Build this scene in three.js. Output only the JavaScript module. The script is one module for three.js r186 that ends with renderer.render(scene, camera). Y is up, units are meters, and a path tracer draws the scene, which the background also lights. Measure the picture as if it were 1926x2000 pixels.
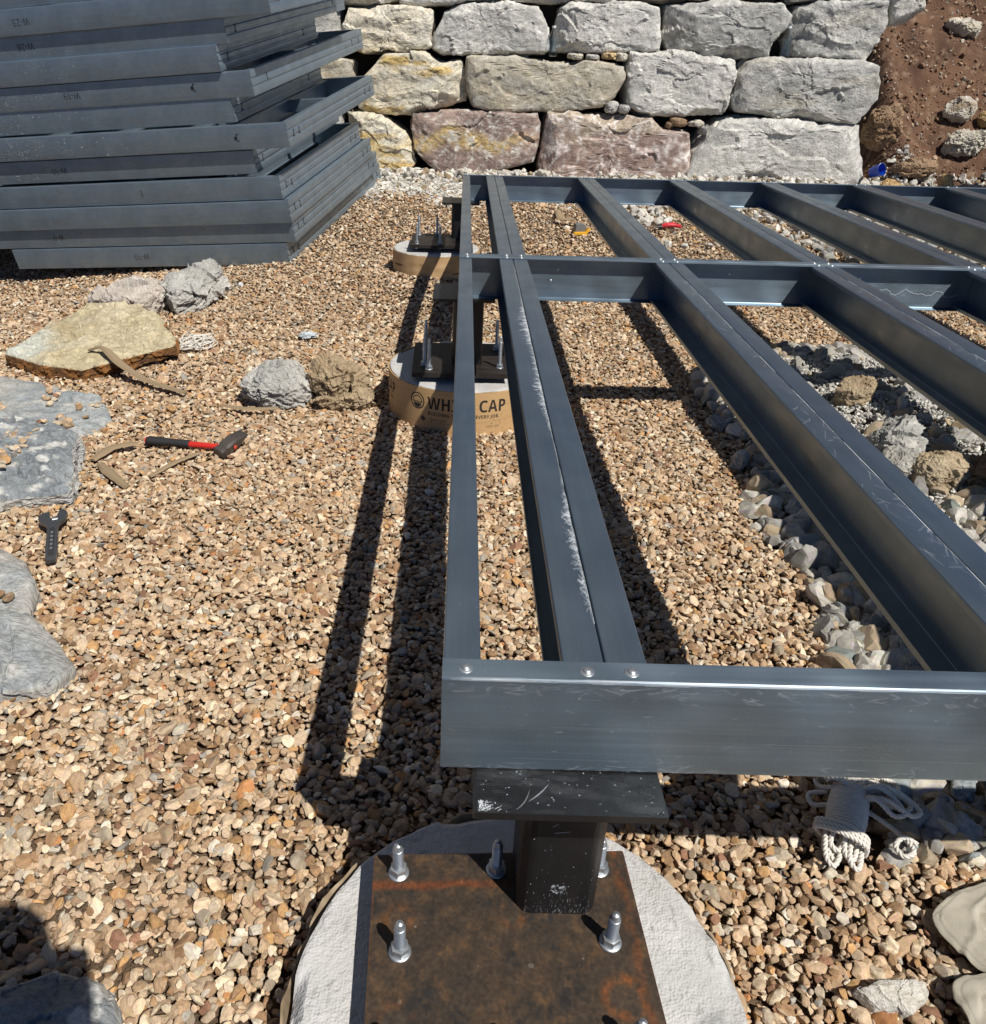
import * as THREE from 'three';
import { Sky } from 'three/addons/objects/Sky.js';
import { ImprovedNoise } from 'three/addons/math/ImprovedNoise.js';
import { mergeGeometries, mergeVertices, toCreasedNormals } from 'three/addons/utils/BufferGeometryUtils.js';
import { MarchingCubes } from 'three/addons/objects/MarchingCubes.js';

// ------------------------------------------------------------------ camera, sky, sun, exposure
const W = 986, H = 1024;
const scene = new THREE.Scene();
const camera = new THREE.PerspectiveCamera(65.64, W / H, 0.02, 400);
{
  const m = new THREE.Matrix4().makeBasis(
    new THREE.Vector3(0.99965915, 0.02256201, -0.01313516),
    new THREE.Vector3(-0.02610625, 0.86776955, -0.49628063),
    new THREE.Vector3(0.0002012, 0.49645439, 0.86806279));
  camera.quaternion.setFromRotationMatrix(m);
  camera.position.set(0, 1.374, 0);
  camera.setViewOffset(W, H, 37.4, 0, W, H);                 // the photograph is an off-centre crop
}
const SUN = new THREE.Vector3(0.49, 1, 0.57).normalize();
const sky = new Sky();
sky.name = 'sky';
sky.userData.kind = 'structure';
sky.scale.setScalar(300);
sky.material.uniforms.sunPosition.value.copy(SUN);
sky.material.uniforms.turbidity.value = 1.6;
sky.material.uniforms.rayleigh.value = 0.5;
sky.material.uniforms.mieCoefficient.value = 0.002;
scene.add(sky);
scene.environmentIntensity = 0.1;
const sun = new THREE.DirectionalLight(new THREE.Color(1.0, 0.95, 0.875), 5.0);
sun.name = 'sun';
sun.position.copy(SUN).multiplyScalar(20);
sun.castShadow = true;
sun.shadow.mapSize.set(4096, 4096);
Object.assign(sun.shadow.camera, { left: -9, right: 9, top: 9, bottom: -9, near: 1, far: 45 });
scene.add(sun, sun.target);
const renderer = new THREE.WebGLRenderer({ antialias: true });
renderer.setSize(W, H);
renderer.shadowMap.enabled = true;
renderer.toneMapping = THREE.LinearToneMapping;
renderer.toneMappingExposure = 1.05;

// ------------------------------------------------------------------ helpers
const V3 = (x, y, z) => new THREE.Vector3(x, y, z);
const rng = (a) => () => { a |= 0; a = a + 0x6D2B79F5 | 0; let t = Math.imul(a ^ a >>> 15, 1 | a); t = t + Math.imul(t ^ t >>> 7, 61 | t) ^ t; return ((t ^ t >>> 14) >>> 0) / 4294967296; };
const perlin = new ImprovedNoise();
const N = (x, y, z) => perlin.noise(x + 51.3, y + 17.7, z + 33.1);
const fbm = (x, y, z, o = 4) => { let s = 0, a = 0.5, f = 1; for (let i = 0; i < o; i++) { s += a * N(x * f, y * f, z * f); a *= 0.5; f *= 2.03; } return s; };
const ridge = (x, y, z, o = 3) => { let s = 0, a = 0.5, f = 1; for (let i = 0; i < o; i++) { s += a * (1 - 2 * Math.abs(N(x * f, y * f, z * f))); a *= 0.5; f *= 2.1; } return s; };
const clamp = (x, a = 0, b = 1) => Math.min(b, Math.max(a, x));
const sstep = (a, b, x) => { const t = clamp((x - a) / (b - a)); return t * t * (3 - 2 * t); };
const mix = (a, b, t) => a.map((v, i) => v + (b[i] - v) * t);
const counts = {};
const numbered = (n) => { const c = counts[n] = (counts[n] ?? -1) + 1; return c ? n + '_' + String(c).padStart(3, '0') : n; };
function shadows(o) { o.traverse((c) => { if (c.isMesh) { c.castShadow = true; c.receiveShadow = true; } }); return o; }
function tag(o, label, category, group) { o.userData.label = label; o.userData.category = category; if (group) o.userData.group = group; return o; }
function thing(name, label, category, pos = [0, 0, 0], rotY = 0, group) {
  const g = new THREE.Group(); g.name = numbered(name); g.position.set(...pos); g.rotation.y = rotY; scene.add(g);
  return tag(g, label, category, group);
}
function part(name, geo, mat, parent, pos, rot) {
  const m = new THREE.Mesh(geo, mat); m.name = name; m.castShadow = m.receiveShadow = true;
  if (pos) m.position.set(...pos);
  if (rot) m.rotation.set(...rot);
  parent.add(m); return m;
}
function solo(name, geo, mat, label, category, pos, rot, group) {
  const m = part(numbered(name), geo, mat, scene, pos, rot); return tag(m, label, category, group);
}
function structure(name, geo, mat, kind = 'structure') { const m = part(name, geo, mat, scene); m.userData.kind = kind; return m; }
function groundY(z, x = 0) { const q = -z; return -0.17 * clamp(-1.3 - x, 0, 2.6) * sstep(-4.9, -5.5, z) + 0.1 * Math.exp(-((x + 0.25) ** 2 + (z + 5.35) ** 2) / 0.16) + (q < 1 ? 0.085 : q < 3.3 ? 0.085 * (3.3 - q) / 2.3 : q < 5.2 ? 0 : 0.12 * (q - 5.2)); }
// colour textures from a function of (u, v) in 0..1; values are sRGB 0..255
function dataTex(w, h, fn, srgb = true) {
  const d = new Uint8Array(w * h * 4);
  for (let j = 0; j < h; j++) for (let i = 0; i < w; i++) {
    const c = fn(i / w, j / h), k = (j * w + i) * 4;
    if (typeof c === 'number') d[k] = d[k + 1] = d[k + 2] = clamp(c, 0, 255); else { d[k] = clamp(c[0], 0, 255); d[k + 1] = clamp(c[1], 0, 255); d[k + 2] = clamp(c[2], 0, 255); }
    d[k + 3] = 255;
  }
  const t = new THREE.DataTexture(d, w, h, THREE.RGBAFormat);
  t.wrapS = t.wrapT = THREE.RepeatWrapping; t.magFilter = THREE.LinearFilter; t.minFilter = THREE.LinearMipmapLinearFilter; t.generateMipmaps = true;
  if (srgb) t.colorSpace = THREE.SRGBColorSpace;
  t.needsUpdate = true; return t;
}
function canvasTex(w, h, draw, srgb = true) {
  const c = document.createElement('canvas'); c.width = w; c.height = h;
  draw(c.getContext('2d'), w, h);
  const t = new THREE.CanvasTexture(c); if (srgb) t.colorSpace = THREE.SRGBColorSpace;
  t.wrapS = t.wrapT = THREE.RepeatWrapping; return t;
}
// noise that wraps round the unit square (period p)
const wrapN = (u, v, fu, fv, s) => {
  const a = N(u * fu, v * fv, s), b = N((u - 1) * fu, v * fv, s), c = N(u * fu, (v - 1) * fv, s), d = N((u - 1) * fu, (v - 1) * fv, s);
  const wu = sstep(0.75, 1, u), wv = sstep(0.75, 1, v);
  return (a * (1 - wu) + b * wu) * (1 - wv) + (c * (1 - wu) + d * wu) * wv;
};

// ------------------------------------------------------------------ materials
const steelMap = (() => {
  const r = rng(5), specks = [];
  const W1 = 512, H1 = 1024, sp = new Float32Array(W1 * H1);
  for (let k = 0; k < 260; k++) { const x = r() * W1 | 0, y = r() * H1 | 0, l = 1 + (r() < 0.25 ? r() * 16 : r() * 3) | 0, dx = (r() - 0.5) * 1.4; for (let q = 0; q < l; q++) { const X = (x + (q * dx | 0) + W1) % W1, Y = (y + q) % H1; sp[Y * W1 + X] = 0.25 + r() * 0.5; } }
  const col = dataTex(W1, H1, (u, v) => {
    const streak = wrapN(u, v, 60, 3, 1) * 4 + wrapN(u, v, 160, 5, 7) * 3, blot = wrapN(u, v, 5, 7, 3) * 9 + wrapN(u, v, 14, 22, 4) * 6;
    const s = sp[(v * H1 | 0) * W1 + (u * W1 | 0)];
    const b = 150 + streak + blot;
    return [b - 16 + s * 70, b + s * 62, b + 12 + s * 54];
  });
  const rough = dataTex(256, 512, (u, v) => { const g = 92 + wrapN(u, v, 6, 9, 11) * 34 + wrapN(u, v, 50, 4, 12) * 14; return [255, g, 255]; }, false);
  col.repeat.set(2, 1); rough.repeat.set(2, 1);
  return { col, rough };
})();
const steel = new THREE.MeshPhysicalMaterial({ name: 'galvanized_steel', map: steelMap.col, roughnessMap: steelMap.rough, roughness: 1, metalness: 0.8, anisotropy: 0.62, color: 0xf2f4f6 });
const panelSteel = steel.clone(); panelSteel.name = 'galvanized_panel_steel'; panelSteel.metalness = 0.62; panelSteel.color.set(0xffffff);
const cutEdge = new THREE.MeshStandardMaterial({ name: 'punched_slot_dark', color: new THREE.Color(0.012, 0.012, 0.014), roughness: 0.8 });
const zinc = new THREE.MeshStandardMaterial({ name: 'zinc_plating', color: new THREE.Color(0.5, 0.53, 0.55), metalness: 0.85, roughness: 0.42 });
const blackPaint = new THREE.MeshStandardMaterial({
  name: 'black_paint', roughness: 0.42, metalness: 0.0,
  map: dataTex(512, 512, (u, v) => { const n = wrapN(u, v, 8, 8, 2) * 5 + wrapN(u, v, 40, 40, 3) * 5; return [24 + n, 24 + n, 25 + n]; }),
});
const concreteMat = new THREE.MeshStandardMaterial({ name: 'bare_concrete', vertexColors: true, roughness: 0.95, bumpScale: 0.004, bumpMap: dataTex(512, 512, (u, v) => 128 + wrapN(u, v, 30, 30, 1) * 70 + wrapN(u, v, 90, 90, 2) * 60, false) });
concreteMat.bumpMap.repeat.set(3, 3);
const stoneBump = dataTex(512, 512, (u, v) => 128 + wrapN(u, v, 12, 12, 1) * 60 + wrapN(u, v, 45, 45, 2) * 50 + wrapN(u, v, 120, 120, 3) * 40, false);
const rockMat = new THREE.MeshStandardMaterial({
  name: 'limestone', vertexColors: true, roughness: 0.94, bumpScale: 0.012,
  bumpMap: dataTex(1024, 1024, (u, v) => { const a = wrapN(u, v, 14, 18, 1) * 46 + wrapN(u, v, 40, 52, 2) * 42 + wrapN(u, v, 110, 130, 3) * 36; return 138 + a; }, false),
  map: dataTex(1024, 1024, (u, v) => { const a = wrapN(u, v, 24, 30, 4) * 34 + wrapN(u, v, 70, 80, 5) * 40 + wrapN(u, v, 190, 190, 8) * 30; const b = 236 + a; return [b, b, b - 2]; }),
});
const rockMatSmall = rockMat.clone(); rockMatSmall.name = 'limestone_fine'; rockMatSmall.bumpMap = rockMat.bumpMap.clone(); rockMatSmall.bumpMap.repeat.set(3.5, 3.5); rockMatSmall.bumpMap.needsUpdate = true; rockMatSmall.bumpScale = 0.0022; rockMatSmall.map = rockMat.map.clone(); rockMatSmall.map.repeat.set(3.5, 3.5); rockMatSmall.map.needsUpdate = true;
const gravelMat = new THREE.MeshStandardMaterial({
  name: 'river_gravel', vertexColors: true, roughness: 0.86,
  map: dataTex(512, 512, (u, v) => { const a = wrapN(u, v, 9, 9, 4) * 34 + wrapN(u, v, 30, 22, 5) * 30 + wrapN(u, v, 80, 80, 6) * 18, l = Math.abs(wrapN(u, v, 7, 16, 9)) < 0.03 ? 16 : 0; const b = 240 + a + l; return [b, b - 2 + wrapN(u, v, 12, 12, 2) * 14, b - 6 + wrapN(u, v, 12, 12, 3) * 24]; }),
});

// ------------------------------------------------------------------ rocks
// outline: polygon in a plane; the rock bulges in that plane's outline and has its thickness across it
function polyRadius(poly) {
  let cx = 0, cy = 0; for (const [x, y] of poly) { cx += x / poly.length; cy += y / poly.length; }
  const lut = new Float32Array(720);
  for (let k = 0; k < 720; k++) {
    const a = k / 720 * Math.PI * 2, dx = Math.cos(a), dy = Math.sin(a); let best = 0;
    for (let i = 0; i < poly.length; i++) {
      const [x1, y1] = poly[i], [x2, y2] = poly[(i + 1) % poly.length], ax = x1 - cx, ay = y1 - cy, ex = x2 - x1, ey = y2 - y1, den = dx * ey - dy * ex;
      if (Math.abs(den) < 1e-9) continue;
      const t = (ax * ey - ay * ex) / den, s = (ax * dy - ay * dx) / den;
      if (t > 0 && s >= -1e-6 && s <= 1 + 1e-6) best = Math.max(best, t);
    }
    lut[k] = best;
  }
  return { cx, cy, r: (a) => { const q = ((a / (Math.PI * 2)) % 1 + 1) % 1 * 720, i = q | 0, f = q - i; return lut[i % 720] * (1 - f) + lut[(i + 1) % 720] * f; } };
}
const spherePool = {};
function sphereDirs(detail) {
  if (!spherePool[detail]) { const g = new THREE.IcosahedronGeometry(1, detail); g.deleteAttribute('normal'); g.deleteAttribute('uv'); spherePool[detail] = mergeVertices(g, 1e-5); }
  return spherePool[detail].clone();
}
// plane 'xz': lies flat, y from -h to +h ; plane 'xy': stands, z from -h to +h
// broken facets: every cell of a jittered grid is a plane with its own tilt and height
const hash3 = (i, j, k, s) => { let h = Math.imul(i, 374761393) ^ Math.imul(j, 668265263) ^ Math.imul(k, 1274126177) ^ Math.imul(s | 0, 362437); h = Math.imul(h ^ h >>> 13, 1274126177); return (h ^ h >>> 16) >>> 0; };
function facet(x, y, z, seed) {
  const ix = Math.floor(x), iy = Math.floor(y), iz = Math.floor(z); let best = 9, bh = 0, bx = 0, by = 0, bz = 0;
  for (let a = -1; a <= 1; a++) for (let b = -1; b <= 1; b++) for (let c = -1; c <= 1; c++) {
    const h = hash3(ix + a, iy + b, iz + c, seed), dx = x - ix - a - (h & 1023) / 1023, dy = y - iy - b - (h >>> 10 & 1023) / 1023, dz = z - iz - c - (h >>> 20 & 1023) / 1023, d = dx * dx + dy * dy + dz * dz;
    if (d < best) { best = d; bh = h; bx = dx; by = dy; bz = dz; }
  }
  const g = hash3(bh & 65535, bh >>> 16, 7, seed), u = (g & 1023) / 512 - 1, v = (g >>> 10 & 1023) / 512 - 1, w = (g >>> 20 & 1023) / 512 - 1;
  return (bx * u + by * v + bz * w) * 0.9 + ((g ^ bh) & 255) / 512 - 0.25;
}
function rockGeo(o) {
  const { seed = 1, poly, size, h = 0.1, detail = 26, square = 0.35, edge = 0.35, planes = 10, chip = [0.72, 0.98], rough = 0.02, fine = 0.006, freq = 5, strata = 0, stand = false, color } = o;
  const r = rng(seed * 7919 + 3), g = sphereDirs(detail), P = g.attributes.position;
  const pr = poly ? polyRadius(poly) : null, nn = square < 0.165 ? 15 : square < 0.2 ? 9 : square < 0.3 ? 6 : square < 0.45 ? 4 : square < 0.65 ? 2.8 : 2.2;
  const cuts = []; for (let k = 0; k < planes; k++) { let v; do v = V3(r() * 2 - 1, r() * 2 - 1, r() * 2 - 1).normalize(); while (nn > 5 && Math.max(Math.abs(v.x), Math.abs(v.y), Math.abs(v.z)) > 0.86); cuts.push([v, chip[0] + r() * (chip[1] - chip[0])]); }
  const q = V3(0, 0, 0), off = seed * 13.7;
  for (let i = 0; i < P.count; i++) {
    q.fromBufferAttribute(P, i);
    const phi = Math.asin(clamp(q.y, -1, 1)), th = Math.atan2(q.z, q.x), cc = Math.cos(phi), ss = Math.abs(Math.sin(phi)), mm = Math.pow(cc ** nn + ss ** nn, -1 / nn), c = cc * mm, s = Math.sign(phi) * ss * mm;
    let u = Math.cos(th) * c, w = Math.sin(th) * c, y = s;
    for (const [v, d] of cuts) { const k = u * v.x + y * v.y + w * v.z - d * (Math.abs(v.x) + Math.abs(v.y) + Math.abs(v.z)) * 0.8; if (k > 0) { u -= k * v.x * 0.9; y -= k * v.y * 0.9; w -= k * v.z * 0.9; } }
    const rho = Math.hypot(u, w), ang = Math.atan2(w, u);
    let X, Y, Z;
    if (pr) { const R = pr.r(ang); X = Math.cos(ang) * rho * R; Z = Math.sin(ang) * rho * R; Y = y * h; } else { X = u * size[0]; Y = y * size[1]; Z = w * size[2]; }
    if (stand) P.setXYZ(i, X, Z, -Y); else P.setXYZ(i, X, Y, Z);
  }
  g.computeVertexNormals();
  const n0 = g.attributes.normal.clone(), col = new Float32Array(P.count * 3);
  for (let i = 0; i < P.count; i++) {
    const x = P.getX(i), y = P.getY(i), z = P.getZ(i), f = freq;
    const wx = 0.35 * N(x * f * 1.3 + off, y * f * 1.3, z * f * 1.3) / f, wy = 0.35 * N(x * f * 1.3, y * f * 1.3 + off, z * f * 1.3) / f; let d = rough * (fbm(x * f + off, y * f, z * f, 3) * 0.9 + facet((x + wx) * f * 0.85, (y + wy) * f * 1.5, z * f * 0.85, seed) * 1.15 + facet((x + wy) * f * 2.6, (y + wx) * f * 3.6, z * f * 2.6, seed + 7) * 0.42) + fine * (fbm(x * f * 7 + off, y * f * 7, z * f * 7, 3) * 1.6 + facet(x * f * 8, y * f * 10, z * f * 8, seed + 3) * 0.7);
    if (strata) { const t = y * strata + fbm(x * 3 + off, y * 3, z * 3, 2) * 1.5; d += rough * 0.7 * (Math.abs(t - Math.round(t)) * 2 - 0.5); }
    P.setXYZ(i, x + n0.getX(i) * d, y + n0.getY(i) * d, z + n0.getZ(i) * d);
    const c = color(x, y, z, d, off, n0.getY(i), n0.getZ(i));
    col[i * 3] = c[0]; col[i * 3 + 1] = c[1]; col[i * 3 + 2] = c[2];
  }
  g.setAttribute('color', new THREE.BufferAttribute(col, 3));
  const uv = new Float32Array(P.count * 2); for (let i = 0; i < P.count; i++) { const x = P.getX(i), y = P.getY(i), z = P.getZ(i); uv[2 * i] = (stand ? x + z * 0.6 : x + y * 0.6) * 1.1 + seed * 0.31; uv[2 * i + 1] = (stand ? y + z * 0.5 : z + y * 0.8) * 1.1 + seed * 0.17; }
  g.setAttribute('uv', new THREE.BufferAttribute(uv, 2));
  const out = toCreasedNormals(g, 0.55);
  out.userData.center = pr ? [pr.cx, pr.cy] : [0, 0];
  return out;
}
// limestone colours (linear base colours)
const veins = (x, y, z, off, f) => { const wx = fbm(x * f * 0.6 + off, y * f * 0.6, z * f * 0.6, 2) * 1.3; return Math.pow(clamp(1 - Math.abs(N(x * f + wx + off, y * f + wx + 0.25 * N(x * 30, y * 30, z * 30), z * f)) * 11), 1.5); };
function palette(kind) {
  const G1 = [0.36, 0.355, 0.335], G2 = [0.22, 0.22, 0.21], WH = [0.54, 0.52, 0.48], TAN = [0.36, 0.31, 0.225], YEL = [0.46, 0.33, 0.13], CREAM = [0.52, 0.46, 0.35], BLUE = [0.235, 0.265, 0.285], PURP = [0.19, 0.135, 0.12], ORG = [0.36, 0.19, 0.06], BRN = [0.24, 0.15, 0.085];
  return (x, y, z, d, off, ny) => {
    const a = clamp(0.5 + fbm(x * 3 + off, y * 3, z * 3, 3) * 1.5), b = fbm(x * 16 + off, y * 16, z * 16, 3), v = veins(x, y, z, off, 6), st = fbm(x * 1.6 + off, y * 6 + off, z * 1.6, 3);
    let c;
    if (kind === 'grey') { c = mix(G2, G1, a); c = mix(c, WH, clamp(b * 1.6)); c = mix(c, WH, v * 0.35); c = mix(c, TAN, clamp(st * 1.2)); }
    else if (kind === 'palegrey') { c = mix(G1, WH, a * 0.7); c = mix(c, WH, clamp(b * 1.8)); c = mix(c, G2, clamp(-st * 1.1)); }
    else if (kind === 'tangrey') { c = mix([0.34, 0.32, 0.27], TAN, a); c = mix(c, WH, clamp(b * 1.4)); c = mix(c, G2, clamp(-st * 1.3)); }
    else if (kind === 'yellowgrey') { c = mix([0.42, 0.40, 0.33], CREAM, a); c = mix(c, YEL, sstep(0.08, 0.28, st)); c = mix(c, WH, v * 0.5); c = mix(c, G2, clamp(b * 0.9)); }
    else if (kind === 'cream') { c = mix(CREAM, WH, a * 0.6); c = mix(c, YEL, sstep(0.1, 0.4, st) * 0.7); c = mix(c, G1, clamp(-b * 1.2)); }
    else if (kind === 'purple') { c = mix(PURP, [0.27, 0.2, 0.17], a); c = mix(c, YEL, sstep(0.1, 0.02, Math.abs(y - 0.02 + 0.22 * fbm(x * 2.2 + off, y, 3, 3))) * sstep(0.75, 0.2, x) * clamp(0.75 + b * 2)); c = mix(c, WH, clamp(v * 0.9 + veins(x, y, z, off + 5, 11) * 0.6)); c = mix(c, [0.12, 0.09, 0.08], clamp(b)); }
    else if (kind === 'purpleveined') { c = mix(PURP, [0.28, 0.2, 0.165], a); c = mix(c, TAN, sstep(0.0, 0.5, st + y * 1.4 - 0.05) * 0.6); c = mix(c, [0.66, 0.61, 0.58], clamp(v * 0.75 + veins(x, y, z, off + 9, 4.2) * 0.7 + veins(x, y, z, off + 3, 12) * 0.45 + clamp(b * 1.0 - 0.15))); }
    else if (kind === 'bluegrey') { c = mix(BLUE, [0.33, 0.35, 0.355], a); c = mix(c, WH, clamp(b * 1.5)); c = mix(c, [0.36, 0.32, 0.27], sstep(0.05, 0.4, st) * 0.7); if (ny < 0.6) c = mix(c, [0.38, 0.36, 0.325], 0.65); }
    else if (kind === 'darkgrey') { c = mix([0.16, 0.18, 0.2], [0.25, 0.27, 0.28], a); c = mix(c, [0.5, 0.5, 0.48], sstep(0.12, 0.22, b)); if (ny < 0.6) c = mix([0.42, 0.41, 0.385], c, clamp(0.25 - b)); }
    else if (kind === 'yellowslab') { c = mix([0.43, 0.36, 0.22], [0.50, 0.44, 0.31], a); c = mix(c, [0.48, 0.49, 0.43], sstep(0.02, 0.3, st + 0.05)); c = mix(c, [0.36, 0.27, 0.14], clamp(b)); if (ny < 0.45) c = mix([0.30, 0.13, 0.035], [0.10, 0.05, 0.02], clamp(0.5 + b * 2)); }
    else if (kind === 'pink') { c = mix([0.42, 0.37, 0.33], [0.47, 0.42, 0.37], a); c = mix(c, [0.40, 0.22, 0.12], sstep(-0.02, 0.3, -st) * (ny < 0.7 ? 0.9 : 0.25)); c = mix(c, WH, clamp(b * 1.4)); }
    else if (kind === 'tan') { c = mix([0.31, 0.23, 0.14], [0.42, 0.34, 0.23], a); c = mix(c, [0.22, 0.15, 0.09], clamp(-b * 1.6)); }
    else if (kind === 'brown') { c = mix(BRN, [0.32, 0.22, 0.14], a); c = mix(c, [0.12, 0.07, 0.04], clamp(b * 1.5)); }
    else if (kind === 'ochre') { c = mix([0.42, 0.28, 0.12], [0.55, 0.42, 0.24], a); c = mix(c, ORG, clamp(b)); }
    else if (kind === 'white') { c = mix([0.46, 0.42, 0.35], [0.58, 0.555, 0.51], a); c = mix(c, TAN, clamp(b * 1.6)); c = mix(c, [0.33, 0.25, 0.17], sstep(0.05, 0.35, -st)); }
    const m = (1 + clamp(d * 6, -0.18, 0.12)) * 1.12; return [c[0] * m, c[1] * m, c[2] * m];
  };
}

// ------------------------------------------------------------------ ground, bank
{
  const xs = [], zs = [];
  for (let x = -4.5; x <= 6.5; x += 0.07) xs.push(x);
  xs.unshift(-120, -40, -15, -8, -6); xs.push(7.5, 9, 15, 40, 120);
  for (let z = -9; z <= 1.4; z += 0.07) zs.push(z);
  zs.unshift(-160, -60, -30, -16, -11); zs.push(2, 4, 10, 30, 100);
  const pos = [], col = [], uv = [], idx = [];
  for (const z of zs) for (const x of xs) {
    const y = groundY(Math.max(z, -9), x) - 0.012 + 0.012 * fbm(x * 2.2, 0, z * 2.2, 3);
    pos.push(x, y, z); uv.push(x, z);
    const t = clamp(0.5 + fbm(x * 5, 3, z * 5, 3) * 1.4), d = sstep(3.4, 4.2, x) * sstep(-6.6, -7.6, z);
    let c = mix([0.10, 0.065, 0.038], [0.16, 0.105, 0.062], t); c = mix(c, [0.15, 0.08, 0.042], d);
    const grey = sstep(0.95, 1.15, x + 0.12 * N(x * 3, 1, z * 3)) * sstep(-4.4, -3.9, z) * (1 - sstep(-1.2, -0.9, z)); c = mix(c, [0.24, 0.235, 0.22], grey);
    col.push(...c);
  }
  const nx = xs.length;
  for (let j = 0; j < zs.length - 1; j++) for (let i = 0; i < nx - 1; i++) { const a = j * nx + i; idx.push(a, a + nx, a + 1, a + 1, a + nx, a + nx + 1); }
  const g = new THREE.BufferGeometry();
  g.setAttribute('position', new THREE.Float32BufferAttribute(pos, 3)); g.setAttribute('uv', new THREE.Float32BufferAttribute(uv, 2)); g.setAttribute('color', new THREE.Float32BufferAttribute(col, 3)); g.setIndex(idx); g.computeVertexNormals();
  const t = stoneBump.clone(); t.repeat.set(4, 4); t.needsUpdate = true;
  structure('ground', g, new THREE.MeshStandardMaterial({ name: 'packed_earth', vertexColors: true, roughness: 0.97, bumpMap: t, bumpScale: 0.012 }));
}
function bankY(x, z) {
  const q = -z, edge = sstep(3.92, 4.3, x + (q - 8) * -0.05), st = 8.0 + 0.4 * sstep(4.1, 4.7, x);
  return groundY(z) + Math.max(0, q - st) * (0.72 + 0.1 * N(x, 2, z)) * edge + 0.05 * fbm(x * 3, 8, z * 3, 4) * edge * sstep(7.6, 8.1, q);
}
{
  const pos = [], col = [], uv = [], idx = []; let nx = 0, nz = 0;
  for (let z = -13; z <= -7.4; z += 0.04, nz++) { nx = 0; for (let x = 3.6; x <= 8.4; x += 0.04, nx++) {
    const rgh = 0.05 * fbm(x * 7, 1, z * 7, 5) + 0.03 * Math.max(0, facet(x * 9, 1, z * 9, 5));
    pos.push(x, bankY(x, z) + rgh - 0.02, z); uv.push(x, z);
    const t = clamp(0.5 + fbm(x * 4, 9, z * 4, 4) * 1.5), sp = fbm(x * 22, 5, z * 22, 3);
    let c = mix([0.085, 0.042, 0.024], [0.185, 0.1, 0.056], t); c = mix(c, [0.34, 0.24, 0.16], sstep(0.12, 0.4, sp) * 0.8);
    col.push(...c);
  } }
  for (let j = 0; j < nz - 1; j++) for (let i = 0; i < nx - 1; i++) { const a = j * nx + i; idx.push(a, a + nx, a + 1, a + 1, a + nx, a + nx + 1); }
  for (let k = 0; k < idx.length; k += 3) { const t = idx[k + 1]; idx[k + 1] = idx[k + 2]; idx[k + 2] = t; }
  const g = new THREE.BufferGeometry();
  g.setAttribute('position', new THREE.Float32BufferAttribute(pos, 3)); g.setAttribute('uv', new THREE.Float32BufferAttribute(uv, 2)); g.setAttribute('color', new THREE.Float32BufferAttribute(col, 3)); g.setIndex(idx); g.computeVertexNormals();
  const t = stoneBump.clone(); t.repeat.set(3, 3); t.needsUpdate = true;
  structure('dirt_bank', g, new THREE.MeshStandardMaterial({ name: 'red_brown_dirt', vertexColors: true, roughness: 1, bumpMap: t, bumpScale: 0.02 }));
}

// ------------------------------------------------------------------ loose stones (nobody could count them)
function pebbleGeo(seed, detail, planes, creased, sq) {
  const r = rng(seed), g = sphereDirs(detail), P = g.attributes.position, cuts = [], q = V3(0, 0, 0);
  for (let k = 0; k < planes; k++) cuts.push([V3(r() * 2 - 1, r() * 2 - 1, r() * 2 - 1).normalize(), 0.46 + r() * 0.38]);
  for (let i = 0; i < P.count; i++) {
    q.fromBufferAttribute(P, i);
    const m = Math.pow(Math.abs(q.x) ** sq + Math.abs(q.y) ** sq + Math.abs(q.z) ** sq, -1 / sq); q.multiplyScalar(m);
    for (const [v, d] of cuts) { const k = q.dot(v) - d; if (k > 0) q.addScaledVector(v, -k); }
    q.multiplyScalar(1 + 0.1 * N(q.x * 1.7 + seed, q.y * 1.7, q.z * 1.7) + 0.07 * N(q.x * 4 + seed, q.y * 4, q.z * 4));
    P.setXYZ(i, q.x, q.y, q.z);
  }
  const col = new Float32Array(P.count * 3);
  for (let i = 0; i < P.count; i++) { const x = P.getX(i), y = P.getY(i), z = P.getZ(i), m = clamp(0.98 + 0.3 * fbm(x * 2 + seed, y * 5, z * 2, 3), 0.7, 1.2); col[i * 3] = m; col[i * 3 + 1] = m * (1 - 0.03 * N(x * 3, y * 3, z + seed)); col[i * 3 + 2] = m; }
  g.setAttribute('color', new THREE.BufferAttribute(col, 3));
  const uv = new Float32Array(P.count * 2); for (let i = 0; i < P.count; i++) { uv[2 * i] = P.getX(i) * 0.22 + P.getY(i) * 0.17 + seed * 0.37; uv[2 * i + 1] = P.getZ(i) * 0.25 + P.getY(i) * 0.11 + seed * 0.13; }
  g.setAttribute('uv', new THREE.BufferAttribute(uv, 2));
  if (creased) return toCreasedNormals(g, 0.42);
  g.computeVertexNormals(); return g;
}
const pebbles = []; for (let k = 0; k < 14; k++) pebbles.push(pebbleGeo(100 + k, 3, k < 11 ? 9 + (k % 4) * 2 : 5, k < 11, 2 + (k % 3) * 0.6));
const gravelTones = [[[0.55, 0.40, 0.262], 25], [[0.64, 0.495, 0.35], 22], [[0.46, 0.315, 0.195], 20], [[0.34, 0.21, 0.115], 11], [[0.52, 0.31, 0.14], 6], [[0.72, 0.60, 0.44], 10], [[0.44, 0.365, 0.275], 8], [[0.72, 0.65, 0.54], 4], [[0.29, 0.155, 0.095], 3], [[0.50, 0.235, 0.095], 1.2], [[0.36, 0.335, 0.30], 2.2]];
const greyTones = [[[0.38, 0.37, 0.345], 24], [[0.48, 0.46, 0.42], 22], [[0.30, 0.295, 0.28], 14], [[0.52, 0.50, 0.455], 10], [[0.36, 0.28, 0.19], 7], [[0.42, 0.34, 0.24], 8], [[0.29, 0.32, 0.32], 7]];
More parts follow.
